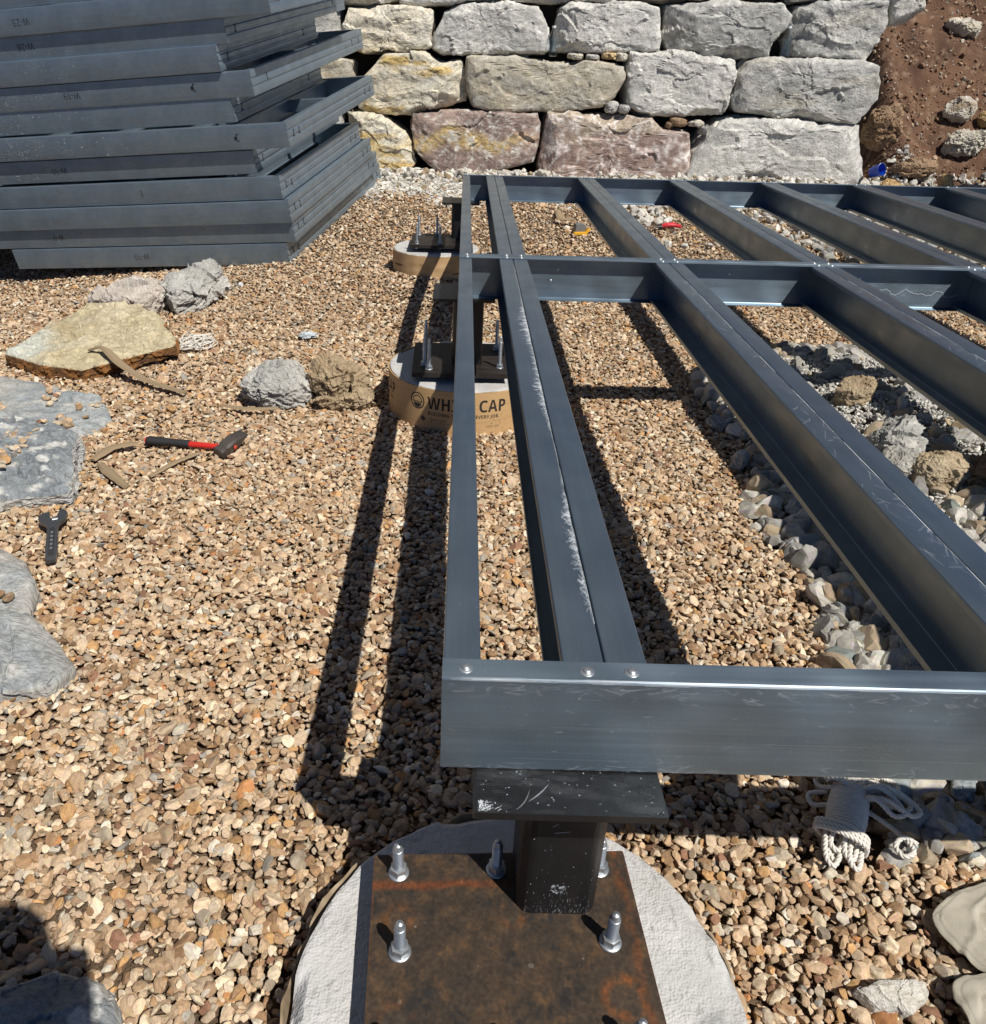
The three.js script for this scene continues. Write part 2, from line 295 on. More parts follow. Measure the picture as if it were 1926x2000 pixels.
const whiteTones = [[[0.62, 0.60, 0.555], 30], [[0.52, 0.50, 0.46], 22], [[0.72, 0.70, 0.66], 14], [[0.42, 0.36, 0.28], 10], [[0.36, 0.27, 0.17], 6]];
const dirtTones = [[[0.24, 0.14, 0.08], 30], [[0.36, 0.24, 0.15], 22], [[0.48, 0.36, 0.24], 14], [[0.58, 0.52, 0.43], 8], [[0.17, 0.095, 0.055], 16], [[0.40, 0.38, 0.35], 6]];
function pick(tones, r) { let s = 0; for (const t of tones) s += t[1]; let k = r() * s; for (const t of tones) { k -= t[1]; if (k <= 0) return t[0]; } return tones[0][0]; }
// places: arrays of [x, y, z, size, flat, tone]
function scatter(name, places, seed, tilt = 0.55) {
  const r = rng(seed), grp = new THREE.Group(); grp.name = name; grp.userData.kind = 'stuff'; scene.add(grp);
  const per = pebbles.map(() => []); for (const p of places) per[r() * (tilt > 1 ? 9 : pebbles.length) | 0].push(p);
  const m = new THREE.Matrix4(), q = new THREE.Quaternion(), e = new THREE.Euler(), c = new THREE.Color();
  per.forEach((list, k) => {
    if (!list.length) return;
    const im = new THREE.InstancedMesh(pebbles[k], gravelMat, list.length); im.name = name + '_stones'; im.castShadow = im.receiveShadow = true; im.userData.kind = 'stuff';
    list.forEach((p, i) => {
      const s = p[3] * 0.5, el = 0.9 + r() * r() * 0.9, fl = p[4] * (0.8 + r() * 0.5);
      e.set((r() - 0.5) * 2 * tilt, r() * 6.283, (r() - 0.5) * 2 * tilt, 'YXZ');
      m.compose(V3(p[0], p[1], p[2]), q.setFromEuler(e), V3(s * el, s * fl, s * (0.8 + r() * 0.3)));
      im.setMatrixAt(i, m); const v = 0.72 + r() * 0.5; c.setRGB(p[5][0] * v, p[5][1] * v, p[5][2] * v); im.setColorAt(i, c);
    });
    grp.add(im);
  });
  return grp;
}
const greyZone = (x, z) => x > 0.98 + 0.11 * (-z - 1.6) + 0.11 * N(x * 2, 4, z * 2.2) + (z > -1.6 ? (z + 1.6) * -0.2 : 0) && z > -4.25 + 0.3 * N(x * 1.5, 7, 0.2) && z < -0.98;
const moundY = (x, z) => 0.13 * Math.exp(-(((x - 2.05) / 0.5) ** 2 + ((z + 3.2) / 0.75) ** 2)) + 0.05 * sstep(1.0, 1.5, x) * sstep(-4.2, -3.8, z) * (1 - sstep(-1.5, -1, z));
{
  const r = rng(11), out = [];
  for (let q = 0.15; q < 8.5;) {
    const s = q < 3 ? 0.0121 : q < 4.5 ? 0.0148 : q < 6 ? 0.017 : 0.021, x0 = -0.9 - 0.54 * q, x1 = 0.95 + 0.56 * q;
    for (let x = x0; x < x1; x += s) {
      const X = x + (r() - 0.5) * s * 1.3, Z = -q + (r() - 0.5) * s * 1.3;
      if (X > 3.75 && Z < -7.5 || Z < -8.42) continue;
      const gz = greyZone(X, Z); if (gz && r() < 0.9) continue;
      const pier = Math.hypot(X - 0.108, Z + 0.657) < 0.34 || Math.hypot(X - 0.044, Z + 3.38) < 0.33 || Math.hypot(X + 0.18, Z + 5.6) < 0.29; if (pier) continue;
      const big = r(); const size = big < 0.25 ? 0.006 + big * 0.016 : 0.0095 + big * 0.0085 + (big > 0.9 ? r() * 0.012 : 0);
      const wht = sstep(-7.25, -7.9, Z + 0.3 * N(X * 2, 0, Z * 2));
      const tone = r() < wht ? pick(whiteTones, r) : pick(gravelTones, r);
      out.push([X, groundY(Z, X) + r() * 0.016 - 0.003 + 0.006 * N(X * 4, 2, Z * 4), Z, size * (r() < wht ? 2.6 : q < 3 ? 1.33 : 1.45), 0.54, tone]);
    }
    q += s;
  }
  scatter('gravel', out, 21, 0.68);
}
{
  const r = rng(12), out = [];
  for (let z = -4.4; z < -0.95; z += 0.026) for (let x = 0.85; x < 4.2; x += 0.026) {
    const X = x + (r() - 0.5) * 0.04, Z = z + (r() - 0.5) * 0.04; if (!greyZone(X, Z)) continue;
    const mound = moundY(X, Z), fineSpoil = sstep(0.055, 0.09, mound);
    const b = r(), size = fineSpoil * 0.8 > r() ? 0.014 + b * 0.02 : 0.026 + b * b * b * 0.095;
    out.push([X, groundY(Z) + mound + r() * 0.018, Z, size, 0.75, pick(greyTones, r)]);
    for (let k = 0; k < 4; k++) if (r() < sstep(0.045, 0.09, mound)) out.push([X + (r() - 0.5) * 0.03, groundY(Z) + moundY(X, Z) + 0.012 + r() * 0.012, Z + (r() - 0.5) * 0.03, 0.007 + r() * 0.011, 0.9, pick([[[0.60, 0.59, 0.56], 3], [[0.48, 0.475, 0.45], 2], [[0.70, 0.69, 0.65], 2]], r)]);
  }
  scatter('crushed_limestone', out, 22, 1.2);
}
{ // pale wall-backfill stones along the foot of the wall and beneath the far end of the frame
  const r = rng(13), out = [];
  for (let k = 0; k < 2600; k++) { const x = -1.2 + r() * 5.4, z = -8.4 + Math.pow(r(), 1.5) * 1.1; if (N(x * 1.3, 3, z * 1.3) < -0.25 + (z + 8.4) * 0.35) continue; out.push([x, groundY(z) + 0.01 + r() * 0.03, z, 0.035 + r() * r() * 0.07, 0.75, pick(whiteTones, r)]); }
  for (let k = 0; k < 900; k++) { const x = 1.2 + r() * 3.2, z = -7.6 + r() * 1.3 - (x - 1.2) * 0.06; if (N(x * 1.7, 6, z * 1.7) < 0.0) continue; out.push([x, groundY(z) + 0.01 + r() * 0.02, z, 0.04 + r() * 0.05, 0.75, pick(whiteTones, r)]); }
  for (let k = 0; k < 1800; k++) { const x = 2.7 + r() * 3.0, z = -5.2 - r() * 2.8; out.push([x, groundY(z) + 0.01 + r() * 0.03, z, 0.04 + r() * 0.07, 0.8, pick(greyTones, r)]); }
  scatter('wall_backfill_stones', out, 23, 1.2);
}
{ // stones in and at the foot of the dirt bank
  const r = rng(14), out = [];
  for (let k = 0; k < 9000; k++) { const x = 3.85 + r() * 3, z = -7.7 - r() * 3.4; if (N(x * 2.1, 4, z * 2.1) < r() * 0.9 - 0.55) continue; out.push([x, bankY(x, z) - 0.005, z, 0.01 + r() * r() * r() * 0.075, 0.75, pick(dirtTones, r)]); }
  for (let k = 0; k < 3000; k++) { const x = 3.95 + r() * 2.6, z = -7.4 - r() * 1.1; out.push([x, bankY(x, z) + 0.01, z, 0.026 + r() * r() * 0.075, 0.8, pick(r() < 0.6 ? whiteTones : greyTones, r)]); }
  scatter('bank_stones', out, 24, 1.2);
}

// ------------------------------------------------------------------ limestone block wall
{
  const wall = thing('retaining_wall', 'dry stacked retaining wall of big limestone blocks behind the steel frame', 'stone wall');
  const blocks = [
    [-8.4, [[-0.96, 0.90], [-0.82, 0.89], [-0.71, 0.82], [-0.59, 0.73], [-0.52, 0.65], [-0.49, 0.47], [-0.54, 0.42], [-0.71, 0.39], [-1.15, 0.38], [-1.13, 0.90]], 'yellowgrey', 'yellow and grey block half hidden by the stacked panels'],
    [-8.4, [[-0.50, 0.90], [-0.03, 0.93], [0.67, 0.93], [0.70, 0.85], [0.69, 0.65], [0.65, 0.52], [0.33, 0.43], [0.09, 0.36], [-0.21, 0.36], [-0.40, 0.51], [-0.49, 0.60], [-0.52, 0.80]], 'purple', 'brown purple block with a yellow band'],
    [-8.4, [[0.78, 0.95], [1.08, 0.93], [1.77, 0.92], [1.87, 0.83], [2.14, 0.80], [2.18, 0.47], [2.05, 0.36], [1.39, 0.34], [0.72, 0.34], [0.73, 0.60], [0.76, 0.80]], 'purpleveined', 'brown purple block webbed with white veins'],
    [-8.4, [[2.47, 0.91], [2.73, 0.94], [3.42, 0.91], [3.76, 0.90], [3.92, 0.34], [3.38, 0.33], [2.15, 0.34], [2.21, 0.64], [2.31, 0.78]], 'palegrey'],
    [-8.47, [[-0.87, 1.30], [-0.77, 1.38], [-0.49, 1.41], [-0.39, 1.40], [-0.27, 1.33], [-0.07, 1.34], [-0.01, 1.26], [-0.01, 1.03], [-0.20, 0.96], [-0.54, 0.91], [-0.88, 0.89], [-1.03, 0.94], [-1.00, 1.14]], 'yellowgrey'],
    [-8.47, [[0.01, 1.38], [0.46, 1.40], [0.78, 1.35], [0.99, 1.35], [1.12, 1.39], [1.46, 1.34], [1.47, 1.24], [1.39, 1.09], [1.29, 1.01], [0.91, 0.95], [0.28, 0.94], [0.07, 0.98], [0.00, 1.12]], 'tangrey'],
    [-8.47, [[1.52, 1.44], [1.96, 1.46], [2.33, 1.43], [2.46, 1.39], [2.50, 1.32], [2.48, 1.13], [2.46, 0.96], [2.07, 0.95], [1.65, 0.96], [1.53, 1.02], [1.49, 1.20]], 'palegrey'],
    [-8.47, [[2.61, 1.40], [2.72, 1.43], [3.15, 1.43], [3.65, 1.42], [3.82, 1.39], [3.87, 1.12], [3.77, 0.99], [3.70, 0.92], [3.28, 0.92], [2.93, 0.94], [2.58, 0.99], [2.52, 1.11], [2.53, 1.29]], 'grey'],
    [-8.54, [[-1.10, 1.75], [-0.57, 1.77], [-0.34, 1.74], [-0.34, 1.47], [-0.54, 1.43], [-0.96, 1.39], [-1.14, 1.45], [-1.16, 1.60]], 'cream', 'cream block with a tan lower half'],
    [-8.54, [[-0.28, 1.62], [-0.22, 1.74], [-0.05, 1.79], [0.35, 1.82], [0.63, 1.79], [0.72, 1.66], [0.75, 1.45], [0.46, 1.42], [-0.27, 1.40], [-0.34, 1.44], [-0.33, 1.54]], 'palegrey'],
    [-8.54, [[0.84, 1.79], [0.92, 1.83], [1.57, 1.84], [1.73, 1.81], [1.77, 1.48], [1.45, 1.45], [1.04, 1.45], [0.81, 1.46], [0.82, 1.64]], 'palegrey'],
    [-8.54, [[1.80, 1.84], [2.26, 1.87], [2.84, 1.86], [2.94, 1.77], [2.92, 1.67], [2.80, 1.54], [2.81, 1.44], [2.51, 1.45], [1.89, 1.47], [1.80, 1.62]], 'grey'],
    [-8.54, [[2.99, 1.86], [3.30, 1.89], [3.79, 1.91], [3.82, 1.75], [3.78, 1.58], [3.67, 1.45], [3.18, 1.44], [3.03, 1.46], [2.95, 1.71]], 'grey'],
    [-8.6, [[-1.21, 2.16], [-0.65, 2.17], [-0.64, 1.82], [-0.94, 1.78], [-1.23, 1.77]], 'palegrey'],
    [-8.6, [[-0.61, 2.17], [0.33, 2.19], [0.37, 1.84], [-0.08, 1.81], [-0.47, 1.78], [-0.63, 1.80]], 'palegrey'],
    [-8.6, [[0.39, 2.19], [1.30, 2.21], [1.35, 1.86], [0.96, 1.84], [0.41, 1.83]], 'grey'],
    [-8.6, [[1.38, 2.21], [2.77, 2.24], [2.87, 1.90], [2.38, 1.88], [1.41, 1.86]], 'tangrey'],
    [-8.6, [[2.86, 2.25], [3.69, 2.26], [3.80, 1.94], [3.32, 1.92], [2.94, 1.89]], 'grey'],
    [-8.6, [[3.80, 2.23], [4.02, 2.19], [4.13, 1.86], [4.04, 1.75], [3.88, 1.73], [3.84, 1.92]], 'grey'],
    [-8.4, [[-2.6, 0.9], [-1.2, 0.9], [-1.19, 0.4], [-2.6, 0.4]], 'grey'], [-8.47, [[-2.3, 1.36], [-1.08, 1.33], [-1.1, 0.94], [-2.3, 0.94]], 'tangrey'], [-8.54, [[-2.7, 1.76], [-1.2, 1.75], [-1.2, 1.42], [-2.7, 1.4]], 'grey'],
  ];
  blocks.forEach(([z, poly, kind, label], k) => {
    const g = rockGeo({ seed: 40 + k, poly, h: 0.3, detail: k > 12 ? 24 : 38, square: 0.16, planes: 11, chip: [0.86, 0.99], rough: 0.019, fine: 0.006, freq: 3.2, strata: k % 4 === 0 ? 7 : 0, stand: true, color: ((f) => (...q) => f(...q).map((v) => v * 1.28))(palette(kind)) });
    const m = part('stone_block', g, rockMat, wall, [g.userData.center[0], g.userData.center[1], z - 0.27]); m.scale.set(1.015, 1.03, 1);
    if (label) m.userData.label = label;
  });
  // small wedge stones in the joints
  const r = rng(8), wedges = [[1.0, 1.41, 0.11, 0.04, 'cream'], [1.16, 1.405, 0.1, 0.035, 'palegrey'], [1.32, 1.42, 0.12, 0.05, 'ochre'], [1.43, 1.415, 0.09, 0.05, 'cream'], [1.38, 1.0, 0.1, 0.08, 'palegrey'], [1.5, 0.99, 0.08, 0.06, 'grey'], [2.03, 0.89, 0.13, 0.06, 'brown'], [2.2, 0.88, 0.11, 0.04, 'cream'], [2.28, 0.83, 0.07, 0.07, 'grey'], [1.96, 0.86, 0.07, 0.04, 'brown'], [0.0, 0.42, 0.1, 0.06, 'white'], [0.75, 0.42, 0.07, 0.06, 'white']];
  for (const [x, y, sx, sy, kind] of wedges) part('wedge_stone', rockGeo({ seed: 90 + x * 31 | 0, size: [sx * 0.62, sy * 0.6, 0.09], detail: 10, planes: 8, rough: 0.01, fine: 0.003, freq: 12, color: palette(kind) }), rockMat, wall, [x, y, (y > 1.2 ? -8.53 : y > 0.7 ? -8.47 : -8.2) - 0.03 * r()], [0, r() - 0.5, (r() - 0.5) * 0.3]);
  // the fill behind the joints
  const bg = new THREE.BoxGeometry(6.5, 1.75, 0.12, 1, 1, 1); 
  part('backing_fill', bg, new THREE.MeshStandardMaterial({ name: 'backing_soil', color: new THREE.Color(0.05, 0.04, 0.032), roughness: 1 }), wall, [0.55, 1.2, -8.96]);
}

// ------------------------------------------------------------------ cold formed steel sections
// centreline -> thin walled closed outline with rounded bends
function thinProfile(pts, t, rad, seg = 4) {
  const c = [V3(pts[0][0], pts[0][1], 0)];
  for (let i = 1; i < pts.length - 1; i++) {
    const p = V3(...pts[i], 0), a = V3(...pts[i - 1], 0).sub(p).normalize(), b = V3(...pts[i + 1], 0).sub(p).normalize();
    const p0 = p.clone().addScaledVector(a, rad), p1 = p.clone().addScaledVector(b, rad);
    for (let k = 0; k <= seg; k++) { const s = k / seg; c.push(p0.clone().multiplyScalar((1 - s) ** 2).addScaledVector(p, 2 * s * (1 - s)).addScaledVector(p1, s * s)); }
  }
  c.push(V3(...pts[pts.length - 1], 0));
  const L = [], R = [];
  for (let i = 0; i < c.length; i++) {
    const d = c[Math.min(i + 1, c.length - 1)].clone().sub(c[Math.max(i - 1, 0)]).normalize(), n = V3(-d.y, d.x, 0);
    L.push(c[i].clone().addScaledVector(n, t / 2)); R.push(c[i].clone().addScaledVector(n, -t / 2));
  }
  const all = L.concat(R.reverse()); const s = new THREE.Shape(); all.forEach((p, i) => i ? s.lineTo(p.x, p.y) : s.moveTo(p.x, p.y)); s.closePath(); return s;
}
// extruded along +z from 0 to len, then turned by basis
function section(pts, t, len, rad = 0.004) {
  const g = new THREE.ExtrudeGeometry(thinProfile(pts, t, rad), { depth: len, bevelEnabled: false, steps: 1 });
  return toCreasedNormals(g, 0.22);
}
const TOP = 0.70, FH = 0.16;
const cProfile = (h, f, lip, dir) => [[dir * f, h - lip], [dir * f, h], [0, h], [0, 0], [dir * f, 0], [dir * f, lip]];
const lProfile = (h, f, lip, dir) => [[dir * f, h - lip], [dir * f, h], [0, h], [0, 0], [dir * 0.012, 0]];
const uProfile = (h, f, dir) => [[dir * f, h], [0, h], [0, 0], [dir * f, 0]];
const frame = thing('floor_frame', 'galvanized steel floor frame of joists standing on black posts over the gravel', 'floor frame');
const screwHead = (() => {
  const p = [[0.0001, 0.0042], [0.002, 0.0042], [0.0042, 0.0034], [0.0056, 0.0018], [0.006, 0.0006], [0.0092, 0.0004], [0.0095, -0.001]].map(([x, y]) => new THREE.Vector2(x, y));
  return new THREE.LatheGeometry(p.reverse(), 18);
})();
{
  const Z0 = -0.76, Z1 = -3.2165, Z2 = -5.73, X0 = -0.012, X1 = 3.93, t = 0.0018;
  // tracks run along x: build along z and turn
  const track = (dir, z) => { const g = section(uProfile(FH - t, 0.037, dir), t, X1 - X0, 0.005); g.rotateY(Math.PI / 2); const m = part('track', g, steel, frame, [X0, TOP - FH + t / 2, z]); return m; };
  // after rotateY(90deg): profile x -> -z, extrusion z -> +x
  const front = track(1, Z0), midA = track(-1, Z1 + 0.0012), midB = track(1, Z1 - 0.0012), far = track(-1, Z2);
  const jh = FH - 2 * t - 0.003, jy = TOP - FH + t + 0.0015;
  const bay = (za, zb, k) => {
    const len = za - zb - 0.006;
    const rim = section(lProfile(jh, 0.0475, 0.012, 1), t, len); part('rim_joist', rim, steel, frame, [X0 + 0.0012, jy, zb + 0.003]);
    const a = section(cProfile(jh, 0.0525, 0.013, -1), t, len), b = section(lProfile(jh, 0.0525, 0.013, 1), t, len);
    for (let i = 0; i < 7; i++) { const s = 0.1985 + 0.61 * i; if (s > X1) break; part('joist', a, steel, frame, [s - 0.0018, jy, zb + 0.003]); part('joist', b, steel, frame, [s + 0.0018, jy, zb + 0.003]); }
    const end = section(cProfile(jh, 0.0475, 0.012, -1), t, len); part('rim_joist', end, steel, frame, [X1 - 0.003, jy, zb + 0.003]);
  };
  bay(Z0, Z1, 0); bay(Z1, Z2, 1);
  const r = rng(31);
  const screw = (tr, x, z) => { const m = part('screw', screwHead, zinc, tr, [x - X0, FH + 0.0006 - t / 2, z - tr.position.z], [0, r() * 3, 0]); return m; };
  const xs = [0.018]; for (let i = 0; i < 7; i++) { xs.push(0.1985 + 0.61 * i - 0.026, 0.1985 + 0.61 * i + 0.031); }
  for (const x of xs) { screw(front, x, Z0 - 0.019 + (r() - 0.5) * 0.003); screw(midA, x + (r() - 0.5) * 0.006, Z1 + 0.02); screw(midB, x + (r() - 0.5) * 0.006, Z1 - 0.018); screw(far, x, Z2 + 0.017); }
  for (const [x, y] of [[0.07, 0.11], [0.38, 0.115], [0.355, 0.07], [0.83, 0.115], [1.06, 0.115], [1.58, 0.112]]) part('screw', screwHead, zinc, midA, [x - X0, y, 0.0012], [Math.PI / 2, 0, 0]).scale.setScalar(0.6);
}
// white corrosion and scuffs: thin residue films lying on the metal
function film(name, w, h, draw, parent, pos, rot, rep) {
  const a = canvasTex(rep ? 512 : 1024, rep ? 1024 : 256, draw, false);
  const m = new THREE.MeshStandardMaterial({ name: 'white_residue', color: new THREE.Color(0.72, 0.76, 0.8), roughness: 0.8, alphaMap: a, transparent: true, opacity: 1 });
  const p = part(name, new THREE.PlaneGeometry(w, h), m, parent, pos, rot); p.castShadow = false; return p;
}
{
  // along the seam of the first pair of joists (u across, v along)
  film('oxide_stain', 0.05, 2.2, (g, w, h) => {
    g.fillStyle = '#000'; g.fillRect(0, 0, w, h); const r = rng(3);
    for (let k = 0; k < 1500; k++) {
      const v = r(), env = Math.pow(Math.max(0, Math.sin(v * 9 + 4.2) * 0.3 + Math.sin(v * 23) * 0.3 + 0.6), 1.2) * (0.2 + 0.8 * sstep(0.0, 0.35, v) * (1 - sstep(0.96, 1, v)));
      const len = (0.05 + r() * r() * 0.55) * w * env; if (len < 4) continue;
      const y = v * h, x1 = w * (0.985 - r() * 0.03), al = 0.06 + r() * 0.4 * env;
      g.strokeStyle = `rgba(255,255,255,${al})`; g.lineWidth = 0.8 + r() * 1.6; g.beginPath(); g.moveTo(x1, y); g.quadraticCurveTo(x1 - len * 0.5, y + (r() - 0.6) * 8, x1 - len, y + (r() - 0.65) * 16); g.stroke();
    }
    g.fillStyle = 'rgba(255,255,255,0.25)'; for (let k = 0; k < 160; k++) g.fillRect(w * 0.96 + r() * w * 0.03, r() * h, 2 + r() * 5, 4 + r() * 30);
  }, frame, [0.1985 - 0.0265, TOP + 0.0006 - 0.0028, -1.98], [-Math.PI / 2, 0, 0], true);
  // second seam, thinner
  for (const [sx, zc, len] of [[0.8085, -1.9, 2.0], [1.42, -2.1, 1.9]]) film('oxide_stain', 0.05, len, (g, w, h) => {
    g.fillStyle = '#000'; g.fillRect(0, 0, w, h); const r = rng(7 + sx * 10);
    for (let k = 0; k < 260; k++) { const y = r() * h, l = (0.05 + r() * r() * 0.5) * w; g.strokeStyle = `rgba(255,255,255,${0.03 + r() * 0.16})`; g.lineWidth = 0.7 + r() * 2; const x = r() < 0.5 ? w * 0.99 : r() * w; g.beginPath(); g.moveTo(x, y); g.lineTo(x - l, y + (r() - 0.5) * 60); g.stroke(); }
    for (let k = 0; k < 60; k++) { g.fillStyle = `rgba(255,255,255,${0.2 + r() * 0.4})`; g.fillRect(w * 0.972, r() * h, w * 0.022, 10 + r() * 40); }
  }, frame, [sx - 0.0283, TOP - 0.0022, zc], [-Math.PI / 2, 0, 0], true);
  // front track web and its bend
  film('oxide_stain', 1.45, 0.15, (g, w, h) => {
    g.fillStyle = '#000'; g.fillRect(0, 0, w, h); const r = rng(5);
    for (let k = 0; k < 420; k++) { const x = r() * w, top = r() < 0.6, y = top ? r() * r() * 55 : h - r() * r() * 40; g.strokeStyle = `rgba(255,255,255,${0.03 + r() * 0.1})`; g.lineWidth = 0.8 + r() * 3; g.beginPath(); g.moveTo(x, y); g.quadraticCurveTo(x + (r() - 0.5) * 30, y + r() * 14, x + (r() - 0.5) * 46, y + (r() - 0.3) * 26); g.stroke(); }
    for (let k = 0; k < 26; k++) { const x = r() * w, y = 60 + r() * 170; g.strokeStyle = `rgba(255,255,255,${0.02 + r() * 0.07})`; g.lineWidth = 0.8 + r(); g.beginPath(); g.moveTo(x, y); g.lineTo(x + 60 + r() * 240, y + r() * 2); g.stroke(); }
    for (let k = 0; k < 5; k++) { g.strokeStyle = `rgba(255,255,255,${0.04 + r() * 0.05})`; g.lineWidth = 1; const y = [128, 150, 168, 175, 200][k]; g.beginPath(); g.moveTo(0, y); g.lineTo(w, y + 3); g.stroke(); }
    for (let k = 0; k < 46; k++) { g.strokeStyle = `rgba(255,255,255,${0.12 + r() * 0.25})`; g.lineWidth = 0.8 + r() * 0.8; const x = r() * w, y = r() * h; g.beginPath(); g.moveTo(x, y); g.lineTo(x + (r() - 0.5) * 16, y + (r() - 0.5) * 16); g.stroke(); }
    
  }, frame, [-0.012 + 0.73, TOP - 0.0815, -0.76 + 0.0015], [0, 0, 0], false);
  film('oxide_stain', 1.5, 0.008, (g, w, h) => {
    g.fillStyle = '#000'; g.fillRect(0, 0, w, h); const r = rng(9);
    for (let k = 0; k < 500; k++) { g.fillStyle = `rgba(255,255,255,${0.03 + r() * 0.16})`; g.fillRect(r() * w, h * 0.5 + (r() - 0.5) * h * (0.3 + r() * 0.6), 6 + r() * 60, 6 + r() * 30); }
  }, frame, [-0.012 + 0.755, TOP - 0.0012, -0.76 - 0.0006], [-Math.PI / 4, 0, 0], false);
  // squiggle of residue on the middle track
  film('oxide_stain', 0.5, 0.13, (g, w, h) => {
    g.fillStyle = '#000'; g.fillRect(0, 0, w, h); const r = rng(15); g.strokeStyle = 'rgba(255,255,255,0.55)'; g.lineWidth = 5; g.beginPath(); g.moveTo(0, 110);
    for (let x = 0; x < w; x += 18) g.lineTo(x, 140 + Math.sin(x * 0.035) * 26 * Math.sin(x * 0.009) + (r() - 0.5) * 14 + x * 0.03); g.stroke();
    for (let k = 0; k < 60; k++) { g.strokeStyle = `rgba(255,255,255,${0.1 + r() * 0.2})`; g.lineWidth = 2; const x = r() * w, y = 80 + r() * 120; g.beginPath(); g.moveTo(x, y); g.lineTo(x + r() * 60, y + r() * 10); g.stroke(); }
  }, frame, [1.74, TOP - 0.085, -3.2165 + 0.0035], [0, 0, 0], false);
}

// ------------------------------------------------------------------ piers, posts
const boltStud = (() => { // threaded stud with a chamfered tip
  const p = [[0.0001, 0.078], [0.0045, 0.078], [0.0062, 0.075], [0.0062, 0.066]]; for (let k = 0; k < 18; k++) { const y = 0.066 - k * 0.0036; p.push([0.0086, y - 0.001], [0.0086, y - 0.0016], [0.0068, y - 0.0026]); } p.push([0.0075, 0]);
  return new THREE.LatheGeometry(p.reverse().map(([x, y]) => new THREE.Vector2(x, y)), 16);
})();
const hexNut = (() => { const s = new THREE.Shape(); for (let k = 0; k < 6; k++) { const a = k / 6 * 6.2832; k ? s.lineTo(Math.cos(a) * 0.0128, Math.sin(a) * 0.0128) : s.moveTo(Math.cos(a) * 0.0128, Math.sin(a) * 0.0128); } s.closePath(); const g = new THREE.ExtrudeGeometry(s, { depth: 0.011, bevelEnabled: true, bevelSize: 0.0012, bevelThickness: 0.0012, bevelSegments: 2 }); g.rotateX(-Math.PI / 2); g.translate(0, 0.0045, 0); return toCreasedNormals(g, 0.5); })();
const washerGeo = new THREE.LatheGeometry([[0.007, 0.0002], [0.0165, 0.0002], [0.017, 0.001], [0.0165, 0.0025], [0.0135, 0.0038], [0.007, 0.0038]].map(([x, y]) => new THREE.Vector2(x, y)), 28);
function anchorBolt(parent, x, y, z, r, tall = 1) {
  const s = part('anchor_bolt', boltStud, zinc, parent, [x, y, z], [(r() - 0.5) * 0.06, r() * 3, (r() - 0.5) * 0.06]); s.scale.y = tall;
  const n = part('nut', hexNut, zinc, s, [0, 0, 0]); n.scale.y = 1 / tall;
  const w = part('washer', washerGeo, zinc, s, [0, 0, 0]); w.scale.y = 1 / tall;
  return s;
}
function roundedBox(w, d, h, rad, bev = 0.002) { // footprint w x d with corner radius, height h, base at 0
  const s = new THREE.Shape(), x = w / 2, y = d / 2;
  s.moveTo(-x + rad, -y); s.lineTo(x - rad, -y); s.absarc(x - rad, -y + rad, rad, -Math.PI / 2, 0); s.lineTo(x, y - rad); s.absarc(x - rad, y - rad, rad, 0, Math.PI / 2); s.lineTo(-x + rad, y); s.absarc(-x + rad, y - rad, rad, Math.PI / 2, Math.PI); s.lineTo(-x, -y + rad); s.absarc(-x + rad, -y + rad, rad, Math.PI, Math.PI * 1.5);
  const g = new THREE.ExtrudeGeometry(s, { depth: h - 2 * bev, bevelEnabled: bev > 0, bevelSize: -bev === 0 ? 0 : 0, bevelThickness: bev, bevelSegments: 2, curveSegments: 8 });
  g.rotateX(-Math.PI / 2); g.translate(0, bev, 0); return toCreasedNormals(g, 0.6);
}
